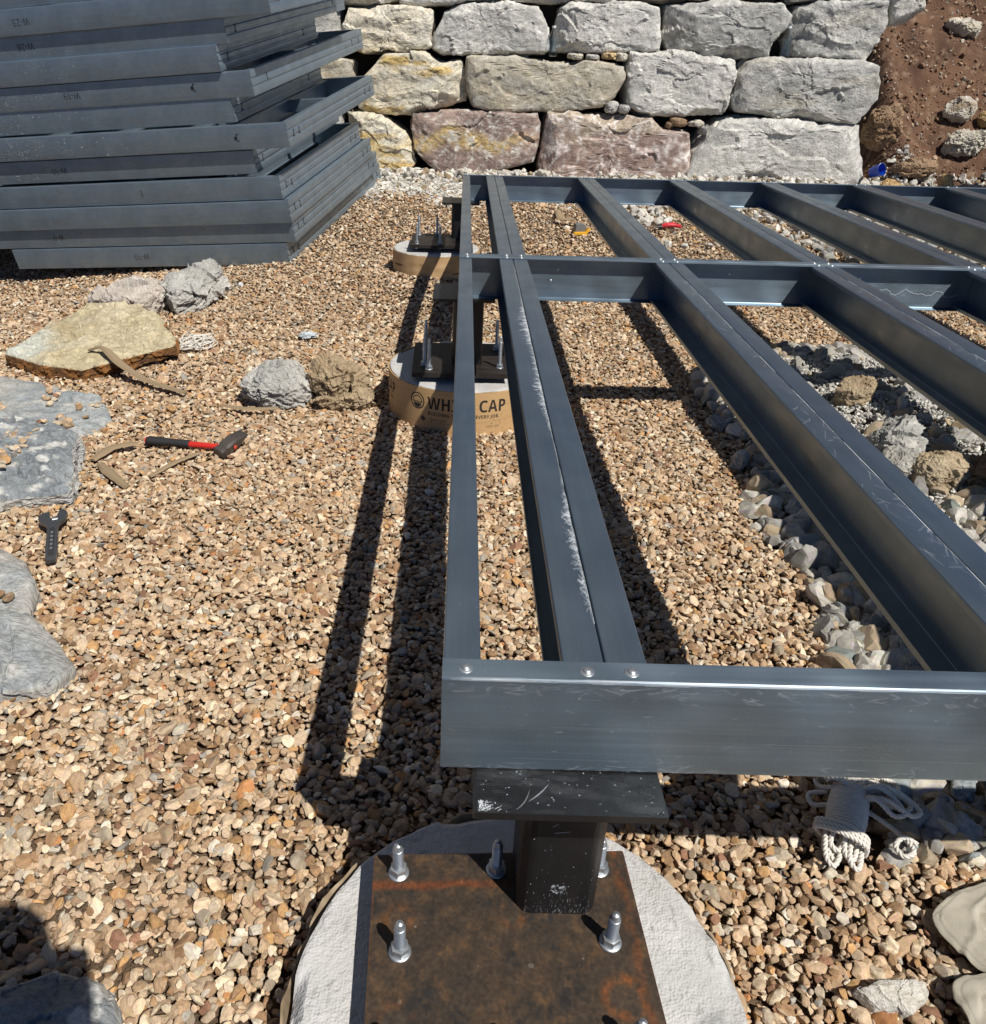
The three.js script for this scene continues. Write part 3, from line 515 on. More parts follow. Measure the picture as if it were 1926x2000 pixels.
const rustMat = (() => {
  // planar, in metres over the 0.41 m plate
  const rings = [[-0.165, -0.093, 0.026], [0.155, 0.03, 0.034], [-0.165, 0.055, 0.03], [0.01, -0.1, 0.024], [0.06, 0.1, 0.028], [0.14, 0.1, 0.022], [-0.05, 0.13, 0.03]];
  const r = rng(44), drips = []; for (let k = 0; k < 44; k++) drips.push([r() - 0.5, r() - 0.5, 0.0008 + r() * r() * r() * 0.006, 0.2 + r() * 0.5]);
  const t = dataTex(1024, 1024, (u, v) => {
    const x = (u - 0.5) * 0.42, z = (0.5 - v) * 0.42;
    const a = fbm(x * 16, 1, z * 16, 4), b = fbm(x * 50, 4, z * 38, 4), c2 = fbm(x * 130, 9, z * 130, 2), e = fbm(x * 7, 12, z * 22, 3);
    let c = mix([56, 46, 37], [78, 61, 45], clamp(0.5 + a * 0.6 + b * 1.1)); c = mix(c, [92, 68, 44], sstep(0.05, 0.4, b + c2 * 0.5) * 0.7); c = mix(c, [44, 39, 36], sstep(0.1, 0.4, -a * 0.7 + c2 * 0.6 - b * 0.4));
    c = mix(c, [112, 80, 44], sstep(0.035, 0.0, Math.abs(fbm(x * 20, 3, z * 20, 4))) * sstep(-0.02, 0.12, z + 0.1 * a) * 0.42 * clamp(0.4 + 2 * c2 + e));
    const ed = Math.min(0.21 - Math.abs(x), 0.21 - Math.abs(z)) + 0.008 * b; c = mix(c, [128, 70, 34], sstep(0.009, 0.001, ed) * 0.55);
    c = mix(c, [128, 60, 26], sstep(0.012, 0.001, Math.abs(z + 0.15 + 0.01 * a)) * sstep(0.18, 0.02, x + 0.1) * 0.6);
    if (x > 0.165) c = mix(c, [126, 64, 26], sstep(0.012, 0.002, Math.abs(x - 0.188 + 0.012 * a)) * 0.5 * clamp(0.6 + b * 2));
    for (const [rx, rz, rr] of rings) { const d = Math.hypot(x - rx, z - rz) + 0.005 * b; c = mix(c, [138, 76, 32], sstep(0.012, 0.0, Math.abs(d - rr * 0.8)) * (rx > 0.1 && rz < 0.05 ? 0.75 : 0.4) * clamp(0.55 + b * 2.2)); if (d < rr * 0.55) c = mix(c, [70, 58, 48], 0.35); }
    for (const [dx, dz, dr0, al] of drips) { const dr = dr0 * 0.7; if (Math.hypot(x - dx * 0.4, z - dz * 0.4) < dr * (1 + b)) c = mix(c, [150, 146, 140], al * 0.8); }
    const gr = 1 + 0.42 * fbm(x * 170, 21, z * 170, 3) + 0.3 * fbm(x * 60, 5, z * 60, 3); return [c[0] * 0.93 * gr, c[1] * 0.94 * gr, c[2] * 0.95 * gr];
  });
  t.wrapS = t.wrapT = THREE.ClampToEdgeWrapping;
  return new THREE.MeshStandardMaterial({ name: 'rusty_mill_steel', map: t, roughness: 0.62, metalness: 0.15 });
})();
function planarUV(g, w, d) { const p = g.attributes.position, uv = new Float32Array(p.count * 2); for (let i = 0; i < p.count; i++) { uv[2 * i] = p.getX(i) / w + 0.5; uv[2 * i + 1] = 0.5 - p.getZ(i) / d; } g.setAttribute('uv', new THREE.BufferAttribute(uv, 2)); return g; }
const darkPlate = new THREE.MeshStandardMaterial({ name: 'dark_mill_steel', map: dataTex(256, 256, (u, v) => { const n = wrapN(u, v, 6, 30, 2) * 22 + wrapN(u, v, 50, 50, 4) * 10; return [44 + n, 38 + n, 34 + n]; }), roughness: 0.6, metalness: 0.2 });
// the cardboard form: printed kraft paper
const tubeTex = canvasTex(2048, 256, (g, w, h) => {
  const r = rng(17); g.fillStyle = '#bf9c6e'; g.fillRect(0, 0, w, h);
  for (let k = 0; k < 2600; k++) { g.fillStyle = `rgba(${r() < 0.5 ? '110,78,40' : '226,190,140'},${0.03 + r() * 0.06})`; g.fillRect(r() * w, r() * h, 10 + r() * 120, 1 + r() * 3); }
  for (let k = 0; k < 7; k++) { g.strokeStyle = 'rgba(110,74,36,0.35)'; g.lineWidth = 1.5; g.beginPath(); g.moveTo(0, 40 + k * 60); g.lineTo(w, -130 + k * 60); g.stroke(); }
  const ink = 'rgba(30,26,24,0.92)';
  const print = (x, y) => {
    g.save(); g.translate(x, y); g.strokeStyle = ink; g.fillStyle = ink; g.lineWidth = 5; g.beginPath(); g.arc(36, 38, 32, 0, 6.3); g.stroke();
    g.lineWidth = 4; g.beginPath(); g.arc(36, 40, 22, Math.PI, 0); g.stroke(); g.beginPath(); g.moveTo(10, 42); g.lineTo(62, 42); g.stroke(); g.beginPath(); g.arc(36, 46, 20, 0.05, Math.PI - 0.05); g.fill();
    g.font = 'bold 68px sans-serif'; g.textBaseline = 'alphabetic'; g.fillText('WHITE CAP', 84, 60, 320); g.font = 'bold 19px sans-serif'; g.fillText('BUILDING TRUST ON EVERY JOB.', 86, 86, 316); g.restore();
  };
  for (let k = -1; k < 5; k++) { print(k * 512 + 6, 24); print(k * 512 + 300, 186); }
  for (let k = 0; k < 4; k++) { const x = k * 512; g.fillStyle = 'rgba(40,32,26,0.75)'; g.save(); g.translate(x + 70, 130); g.rotate(0.785); g.fillRect(-9, -9, 18, 18); g.restore(); g.font = '13px sans-serif'; g.fillText('TUBE FORM', x + 100, 132); g.fillText('KEEP DRY', x + 330, 150); }
  for (let k = 0; k < 240; k++) { g.fillStyle = `rgba(60,42,24,${0.1 + r() * 0.3})`; g.fillRect(r() * w, 90 + r() * 130, 1 + r() * 6, 1 + r() * 8); }
  const yl = g.createLinearGradient(0, 200, 0, 256); yl.addColorStop(0, 'rgba(214,160,30,0)'); yl.addColorStop(1, 'rgba(214,160,30,0.55)'); g.fillStyle = yl; g.fillRect(0, 200, w, 56);
});
const cardboard = new THREE.MeshStandardMaterial({ name: 'printed_cardboard', map: tubeTex, roughness: 0.85, side: THREE.DoubleSide });
const kraft = new THREE.MeshStandardMaterial({ name: 'kraft_cardboard', map: dataTex(512, 128, (u, v) => { const n = wrapN(u, v, 40, 5, 2) * 16 + wrapN(u, v, 12, 9, 3) * 18; const k = wrapN(u, v, 14, 10, 9) > 0.42 && v > 0.2 ? 0.55 : 1; return [(186 + n) * k, (154 + n) * k, (112 + n) * k]; }), roughness: 0.88, side: THREE.DoubleSide });
const plainCard = new THREE.MeshStandardMaterial({ name: 'weathered_cardboard', map: dataTex(1024, 128, (u, v) => { const n = wrapN(u, v, 120, 4, 2) * 34 + wrapN(u, v, 24, 5, 6) * 24; return [150 + n, 132 + n, 108 + n]; }), roughness: 0.95, side: THREE.DoubleSide });
function pier(name, label, x, z, rad, top, bottom, seed, printed, spin, frayed) {
  const g = thing(name, label, 'pier', [x, bottom, z]); const ht = top - bottom;
  // concrete: disc with a rough trowelled top
  const rings = 60, seg = 160, pos = [], col = [], uv = [], idx = [];
  for (let j = 0; j <= rings + 4; j++) for (let i = 0; i <= seg; i++) {
    const a = (i % seg) / seg * Math.PI * 2, t = Math.min(1, j / rings), er = 1 + 0.012 * N(Math.cos(a) * 3 + seed, Math.sin(a) * 3, 1) + 0.008 * N(Math.cos(a) * 9, Math.sin(a) * 9, seed), R = rad * t * (t > 0.97 ? er : 1), X = Math.cos(a) * R, Z = Math.sin(a) * R;
    let y = ht + 0.0022 * fbm(X * 14 + seed, 0, Z * 14, 4) + 0.0022 * fbm(X * 70, 3, Z * 70, 2);
    const ch = sstep(0.05, 0.3, fbm(X * 9 + seed, 6, Z * 9, 3)) * sstep(0.93, 1.0, t) * 0.02; y -= ch + sstep(0.992, 1, t) * 0.003; if (j > rings) y = ht * (1 - (j - rings) / 4) - 0.01;
    pos.push(X, y, Z); uv.push(X, Z);
    const b = fbm(X * 12 + seed, 2, Z * 12, 4), sp = N(X * 120, 1, Z * 120); let c = mix([0.43, 0.43, 0.42], [0.55, 0.545, 0.53], clamp(0.5 + b * 1.5)); if (sp > 0.5) c = mix(c, [0.26, 0.26, 0.25], 0.7); c = mix(c, [0.40, 0.385, 0.35], clamp(fbm(X * 5 + seed, 9, Z * 5, 4) * 1.6)); c = mix(c, [0.62, 0.615, 0.6], clamp(-b * 1.4)); if (ch > 0.006) c = mix(c, [0.42, 0.41, 0.39], 0.6);
    if (seed === 1) { const q = sstep(0.05, 0.02, Math.hypot(X - 0.29, Z - 0.05) + 0.02 * b); c = mix(c, [0.24, 0.245, 0.24], q * clamp(0.5 + sp)); }
    col.push(...c);
  }
  for (let j = 0; j < rings + 4; j++) for (let i = 0; i < seg; i++) { const a = j * (seg + 1) + i, b = a + seg + 1; idx.push(a, a + 1, b, b, a + 1, b + 1); }
  const cg = new THREE.BufferGeometry(); cg.setAttribute('position', new THREE.Float32BufferAttribute(pos, 3)); cg.setAttribute('uv', new THREE.Float32BufferAttribute(uv, 2)); cg.setAttribute('color', new THREE.Float32BufferAttribute(col, 3)); cg.setIndex(idx); cg.computeVertexNormals();
  part('concrete', toCreasedNormals(cg, 0.5), concreteMat, g);
  // form tube, inner and outer skin, torn upper edge
  const P = [], U = [], I = [], S = 200, th = 0.0035;
  for (let i = 0; i <= S; i++) {
    const a = i / S * Math.PI * 2, fr = frayed ? clamp(0.5 + 2.2 * N(Math.cos(a) * 2.4 + seed, Math.sin(a) * 2.4, 2)) : 0.1, left = frayed ? sstep(0.2, -0.6, Math.cos(a)) : 0, out = frayed ? 0.002 + left * (0.004 + 0.009 * fr + 0.006 * Math.max(0, N(a * 9, seed, 1))) : 0, yt = ht - 0.004 - (frayed ? 0.008 + 0.03 * clamp(0.4 + 1.8 * N(a * 4, seed, 3)) + 0.012 * Math.abs(N(a * 22, seed, 5)) : 0.003 * Math.abs(N(a * 16, seed, 5)));
    const c = Math.cos(a), s = Math.sin(a);
    for (const [R, y] of [[rad + 0.004 + th, -0.12], [rad + 0.004 + th, yt - 0.03], [rad + 0.003 + th + out, yt], [rad + 0.003 + out, yt], [rad + 0.002, yt - 0.04], [rad + 0.002, -0.12]]) { P.push(c * R, y, s * R); U.push(1 - i / S + spin, 1 - (ht - y) / 0.27); }
  }
  for (let i = 0; i < S; i++) for (let k = 0; k < 5; k++) { const a = i * 6 + k, b = a + 6; I.push(a, a + 1, b, b, a + 1, b + 1); }
  const tg = new THREE.BufferGeometry(); tg.setAttribute('position', new THREE.Float32BufferAttribute(P, 3)); tg.setAttribute('uv', new THREE.Float32BufferAttribute(U, 2)); tg.setIndex(I);
  part('cardboard_form', toCreasedNormals(tg, 0.7), printed === 2 ? kraft : printed ? cardboard : plainCard, g);
  return g;
}
function post(label, base, baseSize, yaw, postAt, postW, capAt, capSize, capTop, bolts, plateMat, seed, tall) {
  const g = thing('steel_post', label, 'post', base); const r = rng(seed);
  const pl = roundedBox(baseSize, baseSize, 0.019, 0.003, 0.0015); planarUV(pl, 0.42, 0.42);
  const bp = part('base_plate', pl, plateMat, g, [0, -0.019, 0], [0, yaw, 0]);
  const colH = capTop - 0.012 - base[1];
  // square tube
  const s = new THREE.Shape(), w = postW / 2, q = 0.024; const rr = (o, x, k) => { o.moveTo(-x + k, -x); o.lineTo(x - k, -x); o.absarc(x - k, -x + k, k, -Math.PI / 2, 0); o.lineTo(x, x - k); o.absarc(x - k, x - k, k, 0, Math.PI / 2); o.lineTo(-x + k, x); o.absarc(-x + k, x - k, k, Math.PI / 2, Math.PI); o.lineTo(-x, -x + k); o.absarc(-x + k, -x + k, k, Math.PI, Math.PI * 1.5); };
  rr(s, w, q); const hole = new THREE.Path(); rr(hole, w - 0.006, q - 0.006); s.holes.push(hole);
  const cg = new THREE.ExtrudeGeometry(s, { depth: colH, bevelEnabled: false, curveSegments: 10 }); cg.rotateX(-Math.PI / 2);
  part('column', toCreasedNormals(cg, 0.6), blackPaint, g, [postAt[0], 0, postAt[1]]);
  part('cap_plate', planarUV(roundedBox(capSize, capSize, 0.012, 0.003, 0.0015), 0.5, 0.5), blackPaint, g, [capAt[0], capTop - 0.012 - base[1], capAt[1]], [0, capAt[2] || 0, 0]);
  const c = Math.cos(yaw), n = Math.sin(yaw);
  for (const [bx, bz] of bolts) anchorBolt(g, bx * c + bz * n, 0, -bx * n + bz * c, r, tall);
  for (const [bx, bz] of bolts) { const nut = part('levelling_nut', hexNut, zinc, g, [bx * c + bz * n, -0.034, -bx * n + bz * c]); }
  return g;
}
const scuffPost = (g) => {
  film('paint_scuff', 0.1, 0.29, (x, w, h) => { x.fillStyle = '#000'; x.fillRect(0, 0, w, h); const r = rng(4);
    for (let k = 0; k < 150; k++) { const X = w * clamp(0.5 + (r() + r() - 1) * 0.6 + 0.2 * Math.sin(k), 0.02, 0.98), Y = h * (1 - r() * r() * 0.24); x.strokeStyle = `rgba(255,255,255,${0.06 + r() * 0.26})`; x.lineWidth = 1 + r() * 3; x.beginPath(); x.moveTo(X, Y); x.lineTo(X + (r() - 0.5) * 16, Y - r() * 22); x.stroke(); }
    for (let k = 0; k < 26; k++) { x.fillStyle = `rgba(255,240,225,${0.1 + r() * 0.35})`; x.beginPath(); x.ellipse(w * 0.5 + (r() - 0.5) * 110, h * 0.8 + (r() - 0.5) * 70, 3 + r() * 14, 3 + r() * 9, r() * 3, 0, 7); x.fill(); }
    for (let k = 0; k < 60; k++) { x.fillStyle = `rgba(255,255,255,${0.15 + r() * 0.5})`; x.fillRect(r() * w, r() * h, 2 + r() * 8, 1 + r() * 5); }
    x.strokeStyle = 'rgba(255,255,255,0.5)'; x.lineWidth = 5; x.beginPath(); x.moveTo(150, 330); x.lineTo(190, 305); x.moveTo(170, 375); x.lineTo(280, 362); x.stroke();
  }, g, [0.072, 0.146, -0.162 + 0.0615 + 0.0006], [0, 0, 0], true);
  film('paint_scuff', 0.24, 0.075, (x, w, h) => { x.fillStyle = '#000'; x.fillRect(0, 0, w, h); const r = rng(6);
    const taper = (x0, y0, x1, y1, b) => { x.fillStyle = 'rgba(255,255,255,0.5)'; x.beginPath(); x.moveTo(x0, y0); x.quadraticCurveTo((x0 + x1) / 2 + 14, (y0 + y1) / 2 + b, x1, y1); x.quadraticCurveTo((x0 + x1) / 2 + 22, (y0 + y1) / 2 + b + 12, x0, y0); x.fill(); };
    x.globalAlpha = 0.6; taper(280, 196, 410, 90, 0); x.globalAlpha = 0.35; taper(210, 240, 300, 120, 24); x.globalAlpha = 1;
    for (let k = 0; k < 90; k++) { x.strokeStyle = `rgba(255,255,255,${0.15 + r() * 0.6})`; x.lineWidth = 1 + r() * 4; const X = r() * r() * 130 + 10, Y = 200 + r() * 50; x.beginPath(); x.moveTo(X, Y); x.lineTo(X + r() * 30 - 8, Y - r() * 14); x.stroke(); }
    for (let k = 0; k < 60; k++) { x.fillStyle = `rgba(255,255,255,${0.1 + r() * 0.4})`; x.fillRect(r() * w, r() * h, 2 + r() * 9, 2 + r() * 5); }
    x.fillStyle = 'rgba(255,255,255,0.012)'; for (let k = 0; k < 40; k++) { x.beginPath(); x.ellipse(r() * w, r() * h, 30 + r() * 110, 8 + r() * 20, 0, 0, 7); x.fill(); }
  }, g, [0.06, 0.3026, -0.16 + 0.125 - 0.0385], [-Math.PI / 2, 0, 0], false);
};
pier('concrete_pier', 'round white concrete pier in the foreground with a torn cardboard rim', 0.108, -0.657, 0.33, 0.183, 0.06, 1, false, 0.1, true);
pier('concrete_pier', 'middle concrete pier in a cardboard form printed with black lettering', 0.03, -3.36, 0.335, 0.205, -0.03, 2, true, 0.1205, false);
pier('concrete_pier', 'farthest concrete pier in a plain tan cardboard form near the stacked panels', -0.18, -5.6, 0.29, 0.25, 0.05, 3, 2, 0.62, false);
const eight = [[-0.165, -0.172], [-0.008, -0.174], [0.158, -0.172], [-0.16, -0.042], [0.152, -0.05], [-0.16, 0.1], [0.0, 0.104], [0.155, 0.1]];
scuffPost(post('black steel post on the rusty brown base plate in the foreground', [0.097, 0.238, -0.653], 0.411, 0.05, [0.072, -0.162], 0.123, [0.06, -0.16], 0.25, 0.54, eight, rustMat, 71, 0.9));
post('black steel post on the middle lettered pier with tall anchor bolts', [0.0, 0.25, -3.31], 0.40, 0.02, [0.03, 0.03], 0.127, [0.01, 0.02], 0.25, 0.54, [[-0.15, -0.1], [-0.15, 0.1], [-0.13, 0.15], [0.165, 0.12], [0.165, -0.12], [0, -0.16]], darkPlate, 72, 1.7);
post('black steel post on the farthest pier beside the stacked panels', [-0.15, 0.3, -5.6], 0.40, 0, [0.13, -0.1], 0.12, [0.13, -0.1], 0.25, 0.54, [[-0.155, 0.15], [0, 0.15], [0.155, 0.15], [-0.155, -0.15], [-0.03, -0.15], [0.155, 0]], darkPlate, 73, 1.7);

// ------------------------------------------------------------------ stacked wall panels
{
  const FRD = V3(0.97758149, 0.08469459, 0.19277253), DEP = V3(0.19193823, 0.12549194, -0.97335065), UPD = V3(-0.10663496, 0.98858584, 0.10642848), O = V3(-1.2247, 0.0706, -5.8);
  const ph = 0.146, t = 0.0018, fl = 0.04;
  const basis = new THREE.Matrix4().makeBasis(FRD, UPD, DEP.clone().negate());
  const quat = new THREE.Quaternion().setFromRotationMatrix(basis);
  const slotGeo = (s) => { const h = new THREE.Shape(); const w = 0.02 * s, y = 0.045 * s, k = 0.006; h.moveTo(w, y / 2); h.lineTo(0, y / 2); h.lineTo(0, -y / 2); h.lineTo(w, -y / 2); h.lineTo(w, -y / 2 + k * 0.8); h.lineTo(k, -y / 2 + k * 0.8); h.lineTo(k, y / 2 - k * 0.8); h.lineTo(w, y / 2 - k * 0.8); h.closePath(); return new THREE.ExtrudeGeometry(h, { depth: 0.002, bevelEnabled: false }); };
  const slot = slotGeo(0.9), bigSlot = (() => { const a = slotGeo(1.0); const b = new THREE.BoxGeometry(0.016, 0.022, 0.002); b.translate(-0.007, -0.003, 0.001); return mergeGeometries([a.toNonIndexed ? a : a, b.toNonIndexed()].map((q) => { const n = q.index ? q.toNonIndexed() : q; return n; })); })();
  const ribbed = (len) => { // side rail: web with two shallow grooves
    const f = fl, h = ph; return section([[-f, h], [0, h], [0, h * 0.72], [-0.005, h * 0.68], [-0.005, h * 0.62], [0, h * 0.58], [0, h * 0.4], [-0.004, h * 0.37], [-0.004, h * 0.31], [0, h * 0.27], [0, 0], [-f, 0]], t, len, 0.002);
  };
  // [right end along the front, height, front length, side length, front face offset, marking, big slot at]
  const P = [
    [0.0, 0.0, 2.25, 2.36, 0.02, 'W-10', 0, 'lowest panel of the stack, pale grey, its left end showing'],
    [0.072, 0.154, 3.4, 2.07, 0.012, 'W-9', 0, 'second panel from the bottom of the stack, resting on the short one'],
    [0.085, 0.294, 3.4, 1.95, 0.04, '', 0, 'third stacked panel from the bottom'],
    [0.045, 0.447, 3.4, 1.79, 0.02, 'I', 0, 'fourth stacked panel from the bottom'],
    [-0.111, 0.613, 3.3, 1.75, 0.0, 'W-35', 0, 'fifth stacked panel from the bottom, set back under a longer one'],
    [0.176, 0.772, 3.6, 1.95, 0.036, '', 0.20, 'sixth stacked panel, jutting out right, with one punched slot'],
    [-0.183, 0.932, 3.3, 1.7, 0.0, '', 0, 'seventh stacked panel, set back below the slotted one'],
    [-0.01, 1.076, 3.5, 2.37, 0.008, 'W-19', 0.25, 'eighth stacked panel, its open long side reaching the block wall'],
    [-0.193, 1.228, 3.4, 1.8, 0.026, 'W-15', 0, 'ninth stacked panel with white specks at left'],
    [-0.114, 1.374, 3.4, 2.32, 0.0, 'W-28', 0, 'tenth stacked panel, near the top of the photograph'],
    [0.216, 1.512, 3.6, 1.75, 0.03, 'W-23', 0, 'panel cut off by the top edge of the photograph'],
    [0.1, 1.662, 3.6, 2.0, 0.0, '', 0, 'topmost panel of the stack'],
  ];
  const r = rng(77);
  const sticks = {};
  P.forEach(([a, c, fw, L, off, mark, bs, label], k) => {
    const p = O.clone().addScaledVector(FRD, a).addScaledVector(UPD, c).addScaledVector(DEP, -off);
    const g = thing('wall_panel', 'steel ' + label, 'wall panel', [p.x, p.y, p.z], 0, 'steel framed wall panels stacked at left'); g.quaternion.copy(quat);
    // local: x along the front (0 = right end), y up, -z to the back
    const fr = section(uProfile(ph, fl, 1), t, fw, 0.004); fr.rotateY(Math.PI / 2); part('front_rail', fr, panelSteel, g, [-fw, 0, 0]);
    const sd = ribbed(L - 0.006); part('side_rail', sd, panelSteel, g, [0, 0.0, -L]);
    const bk = section(uProfile(ph, fl, -1), t, fw - 0.06, 0.004); bk.rotateY(Math.PI / 2); part('back_rail', bk, panelSteel, g, [-fw + 0.03, 0, -L - 0.002]);
    const ls = ribbed(L - 0.006); ls.rotateY(Math.PI); part('side_rail', ls, panelSteel, g, [-fw, 0, -0.004]);
    for (let s = 0.42; s < fw - 0.2; s += 0.61) part('stud', section(cProfile(ph - 0.008, 0.04, 0.012, 1), t, L - 0.06), panelSteel, g, [-s, 0.004, -L + 0.03]);
    if (L > 1.9) { const br = section(uProfile(ph * 0.55, 0.035, 1), t, fw * 0.5, 0.003); br.rotateY(Math.PI / 2); part('bridging', br, panelSteel, g, [-fw * 0.5 - 0.02, 0.04, -L * 0.55]); }
    const n = k < 4 || k === 5 ? [0.1, 0.2, L - 0.25, L - 0.12] : k === 7 ? [0.25, L - 0.3, L - 0.12] : [0.14, L - 0.3];
    for (const s of n) if (s > 0.04) { const q = part('punched_slot', slot, cutEdge, g, [0.0006, ph * (0.5 + (r() - 0.5) * 0.16), -s]); q.rotation.y = Math.PI / 2; }
    if (bs) { const q = part('punched_slot', bigSlot, cutEdge, g, [-bs - 0.16, ph * 0.5, -0.0002]); }
    if (mark) { // felt-pen mark, upside down as the panel lies
      const t2 = canvasTex(256, 96, (x, w, h) => { x.fillStyle = '#000'; x.fillRect(0, 0, w, h); x.translate(w / 2, h / 2); x.rotate(Math.PI + (r() - 0.5) * 0.08); x.strokeStyle = x.fillStyle = 'rgba(255,255,255,0.62)'; x.font = '54px sans-serif'; x.textAlign = 'center'; x.textBaseline = 'middle'; x.fillText(mark, 0, 0); }, false);
      const q = part('pen_mark', new THREE.PlaneGeometry(0.26, 0.0975), new THREE.MeshStandardMaterial({ name: 'felt_pen', color: new THREE.Color(0.01, 0.01, 0.012), roughness: 0.6, alphaMap: t2, transparent: true }), g, [[-1.16, -1.88, 0, -1.05, -1.5, 0, 0, -1.3, -1.72, -1.42, -1.7, 0][k], ph * 0.5, 0.0016]); q.castShadow = false;
    }
    // dried white splashes towards the left end
    if (k > 3 && k < 10) { const t3 = canvasTex(512, 128, (x, w, h) => { x.fillStyle = '#000'; x.fillRect(0, 0, w, h); const q = rng(500 + k); for (let i = 0; i < 330; i++) { const X = w * q() * q(); x.fillStyle = `rgba(255,255,255,${0.25 + q() * 0.7})`; x.beginPath(); x.ellipse(X, q() * h, 0.5 + q() * 1.3, 0.6 + q() * q() * 3.4, q() - 0.5, 0, 7); x.fill(); } }, false);
      const q = part('dried_splash', new THREE.PlaneGeometry(1.5, 0.135), new THREE.MeshStandardMaterial({ name: 'lime_splash', color: new THREE.Color(0.7, 0.7, 0.68), roughness: 0.9, alphaMap: t3, transparent: true }), g, [-1.75, ph * 0.5, 0.0019]); q.castShadow = false; }
  });
  // timber bearers under the stack
  const wood = new THREE.MeshStandardMaterial({ name: 'rough_timber', color: new THREE.Color(0.2, 0.14, 0.085), roughness: 0.9 });
  for (const [s, q] of [[-0.7, -0.9], [-1.9, -0.9]]) { const p = O.clone().addScaledVector(FRD, s).addScaledVector(DEP, 1.0).addScaledVector(UPD, -0.05); const m = solo('timber_bearer', new THREE.BoxGeometry(0.09, 0.09, 1.6), wood, s > -1 ? 'dark timber bearer under the right half of the panel stack' : 'dark timber bearer under the left half of the panel stack', 'timber', [p.x, p.y, p.z]); m.quaternion.copy(quat); }
}

// ------------------------------------------------------------------ rocks lying about
function loose(name, label, o, pos, rot) { const g = rockGeo(o); g.computeBoundingSphere(); return solo(name, g, g.boundingSphere.radius < 0.3 ? rockMatSmall : rockMat, label, 'rock', o.poly ? [g.userData.center[0], pos, g.userData.center[1]] : pos, rot); }
loose('stone_slab', 'yellow ochre slab of stone with a broken orange edge, left on the gravel', { seed: 3, poly: [[-2.19, -3.71], [-2.0, -3.6], [-1.77, -3.53], [-1.6, -3.68], [-1.43, -3.84], [-1.5, -4.05], [-1.78, -4.42], [-2.08, -4.42], [-2.2, -4.1]], h: 0.04, detail: 44, square: 0.18, planes: 8, chip: [0.88, 1.0], rough: 0.022, fine: 0.005, freq: 6, color: palette('yellowslab') }, 0.065, [0.08, 0, 0.02]);
loose('boulder', 'pinkish grey rock between the yellow slab and the stacked panels', { seed: 4, poly: [[-2.16, -4.6], [-2.0, -4.52], [-1.82, -4.6], [-1.78, -4.8], [-1.9, -5.0], [-2.1, -4.95]], h: 0.095, detail: 40, square: 0.4, edge: 0.3, planes: 10, rough: 0.03, fine: 0.006, freq: 7, color: palette('pink') }, 0.06);
loose('boulder', 'grey angular rock with cracks in front of the stacked panels', { seed: 5, poly: [[-1.86, -4.86], [-1.7, -4.64], [-1.58, -4.75], [-1.49, -5.05], [-1.55, -5.2], [-1.74, -5.1]], h: 0.115, detail: 44, square: 0.35, edge: 0.22, planes: 12, rough: 0.03, fine: 0.007, freq: 7, color: palette('palegrey') }, 0.1, [0.16, 0, 0.14]);
loose('stone_slab', 'broad flat blue grey slab strewn with gravel at the left edge', { seed: 6, poly: [[-2.5, -3.5], [-2.1, -3.47], [-1.9, -3.42], [-1.6, -3.3], [-1.45, -3.05], [-1.47, -2.92], [-1.6, -2.83], [-1.9, -2.8], [-2.5, -2.85]], h: 0.06, detail: 44, square: 0.17, planes: 12, chip: [0.8, 0.98], rough: 0.014, fine: 0.003, freq: 5, color: palette('bluegrey') }, 0.0, [0.02, 0, -0.05]);
loose('stone_slab', 'dark speckled grey block with a pale broken face at the left edge', { seed: 7, poly: [[-2.3, -2.78], [-1.62, -2.78], [-1.42, -2.72], [-1.33, -2.45], [-1.29, -2.3], [-1.5, -2.24], [-2.3, -2.2]], h: 0.1, detail: 44, square: 0.17, planes: 12, chip: [0.8, 0.98], rough: 0.02, fine: 0.006, freq: 7, color: palette('darkgrey') }, 0.05, [0.05, 0, -0.05]);
loose('stone_slab', 'upper of two overlapping blue grey slabs at the lower left edge', { seed: 8, poly: [[-1.9, -1.96], [-1.32, -1.93], [-1.21, -1.86], [-1.12, -1.74], [-1.1, -1.62], [-1.2, -1.5], [-1.9, -1.45]], h: 0.06, detail: 44, square: 0.17, planes: 12, chip: [0.8, 0.98], rough: 0.013, fine: 0.003, freq: 4.5, color: palette('bluegrey') }, 0.075, [0.03, 0, -0.07]);
loose('stone_slab', 'lower of two overlapping blue grey slabs at the lower left edge', { seed: 9, poly: [[-1.8, -1.64], [-1.2, -1.64], [-1.08, -1.6], [-0.98, -1.53], [-0.9, -1.44], [-0.92, -1.37], [-1.04, -1.32], [-1.8, -1.28]], h: 0.075, detail: 46, square: 0.17, planes: 12, chip: [0.8, 0.98], rough: 0.015, fine: 0.003, freq: 4.5, color: palette('bluegrey') }, 0.075, [0.04, 0, -0.06]);
loose('boulder', 'rounded grey limestone rock left of the middle pier', { seed: 10, size: [0.165, 0.115, 0.13], detail: 44, square: 0.75, edge: 0.7, planes: 14, chip: [0.62, 0.9], rough: 0.022, fine: 0.006, freq: 9, color: palette('palegrey') }, [-0.80, 0.075, -3.36], [0, 0.3, 0]);
loose('boulder', 'lumpy tan rock beside the middle pier', { seed: 12, size: [0.13, 0.125, 0.12], detail: 44, square: 0.8, edge: 0.75, planes: 12, chip: [0.65, 0.95], rough: 0.035, fine: 0.008, freq: 9, color: palette('tan') }, [-0.545, 0.08, -3.37], [0.3, 0, 0.2]);
loose('boulder', 'small tan stone between the lumpy tan rock and the middle pier', { seed: 13, size: [0.055, 0.05, 0.05], detail: 24, square: 0.8, edge: 0.8, planes: 8, rough: 0.015, fine: 0.004, freq: 20, color: palette('tan') }, [-0.43, 0.045, -3.31]);
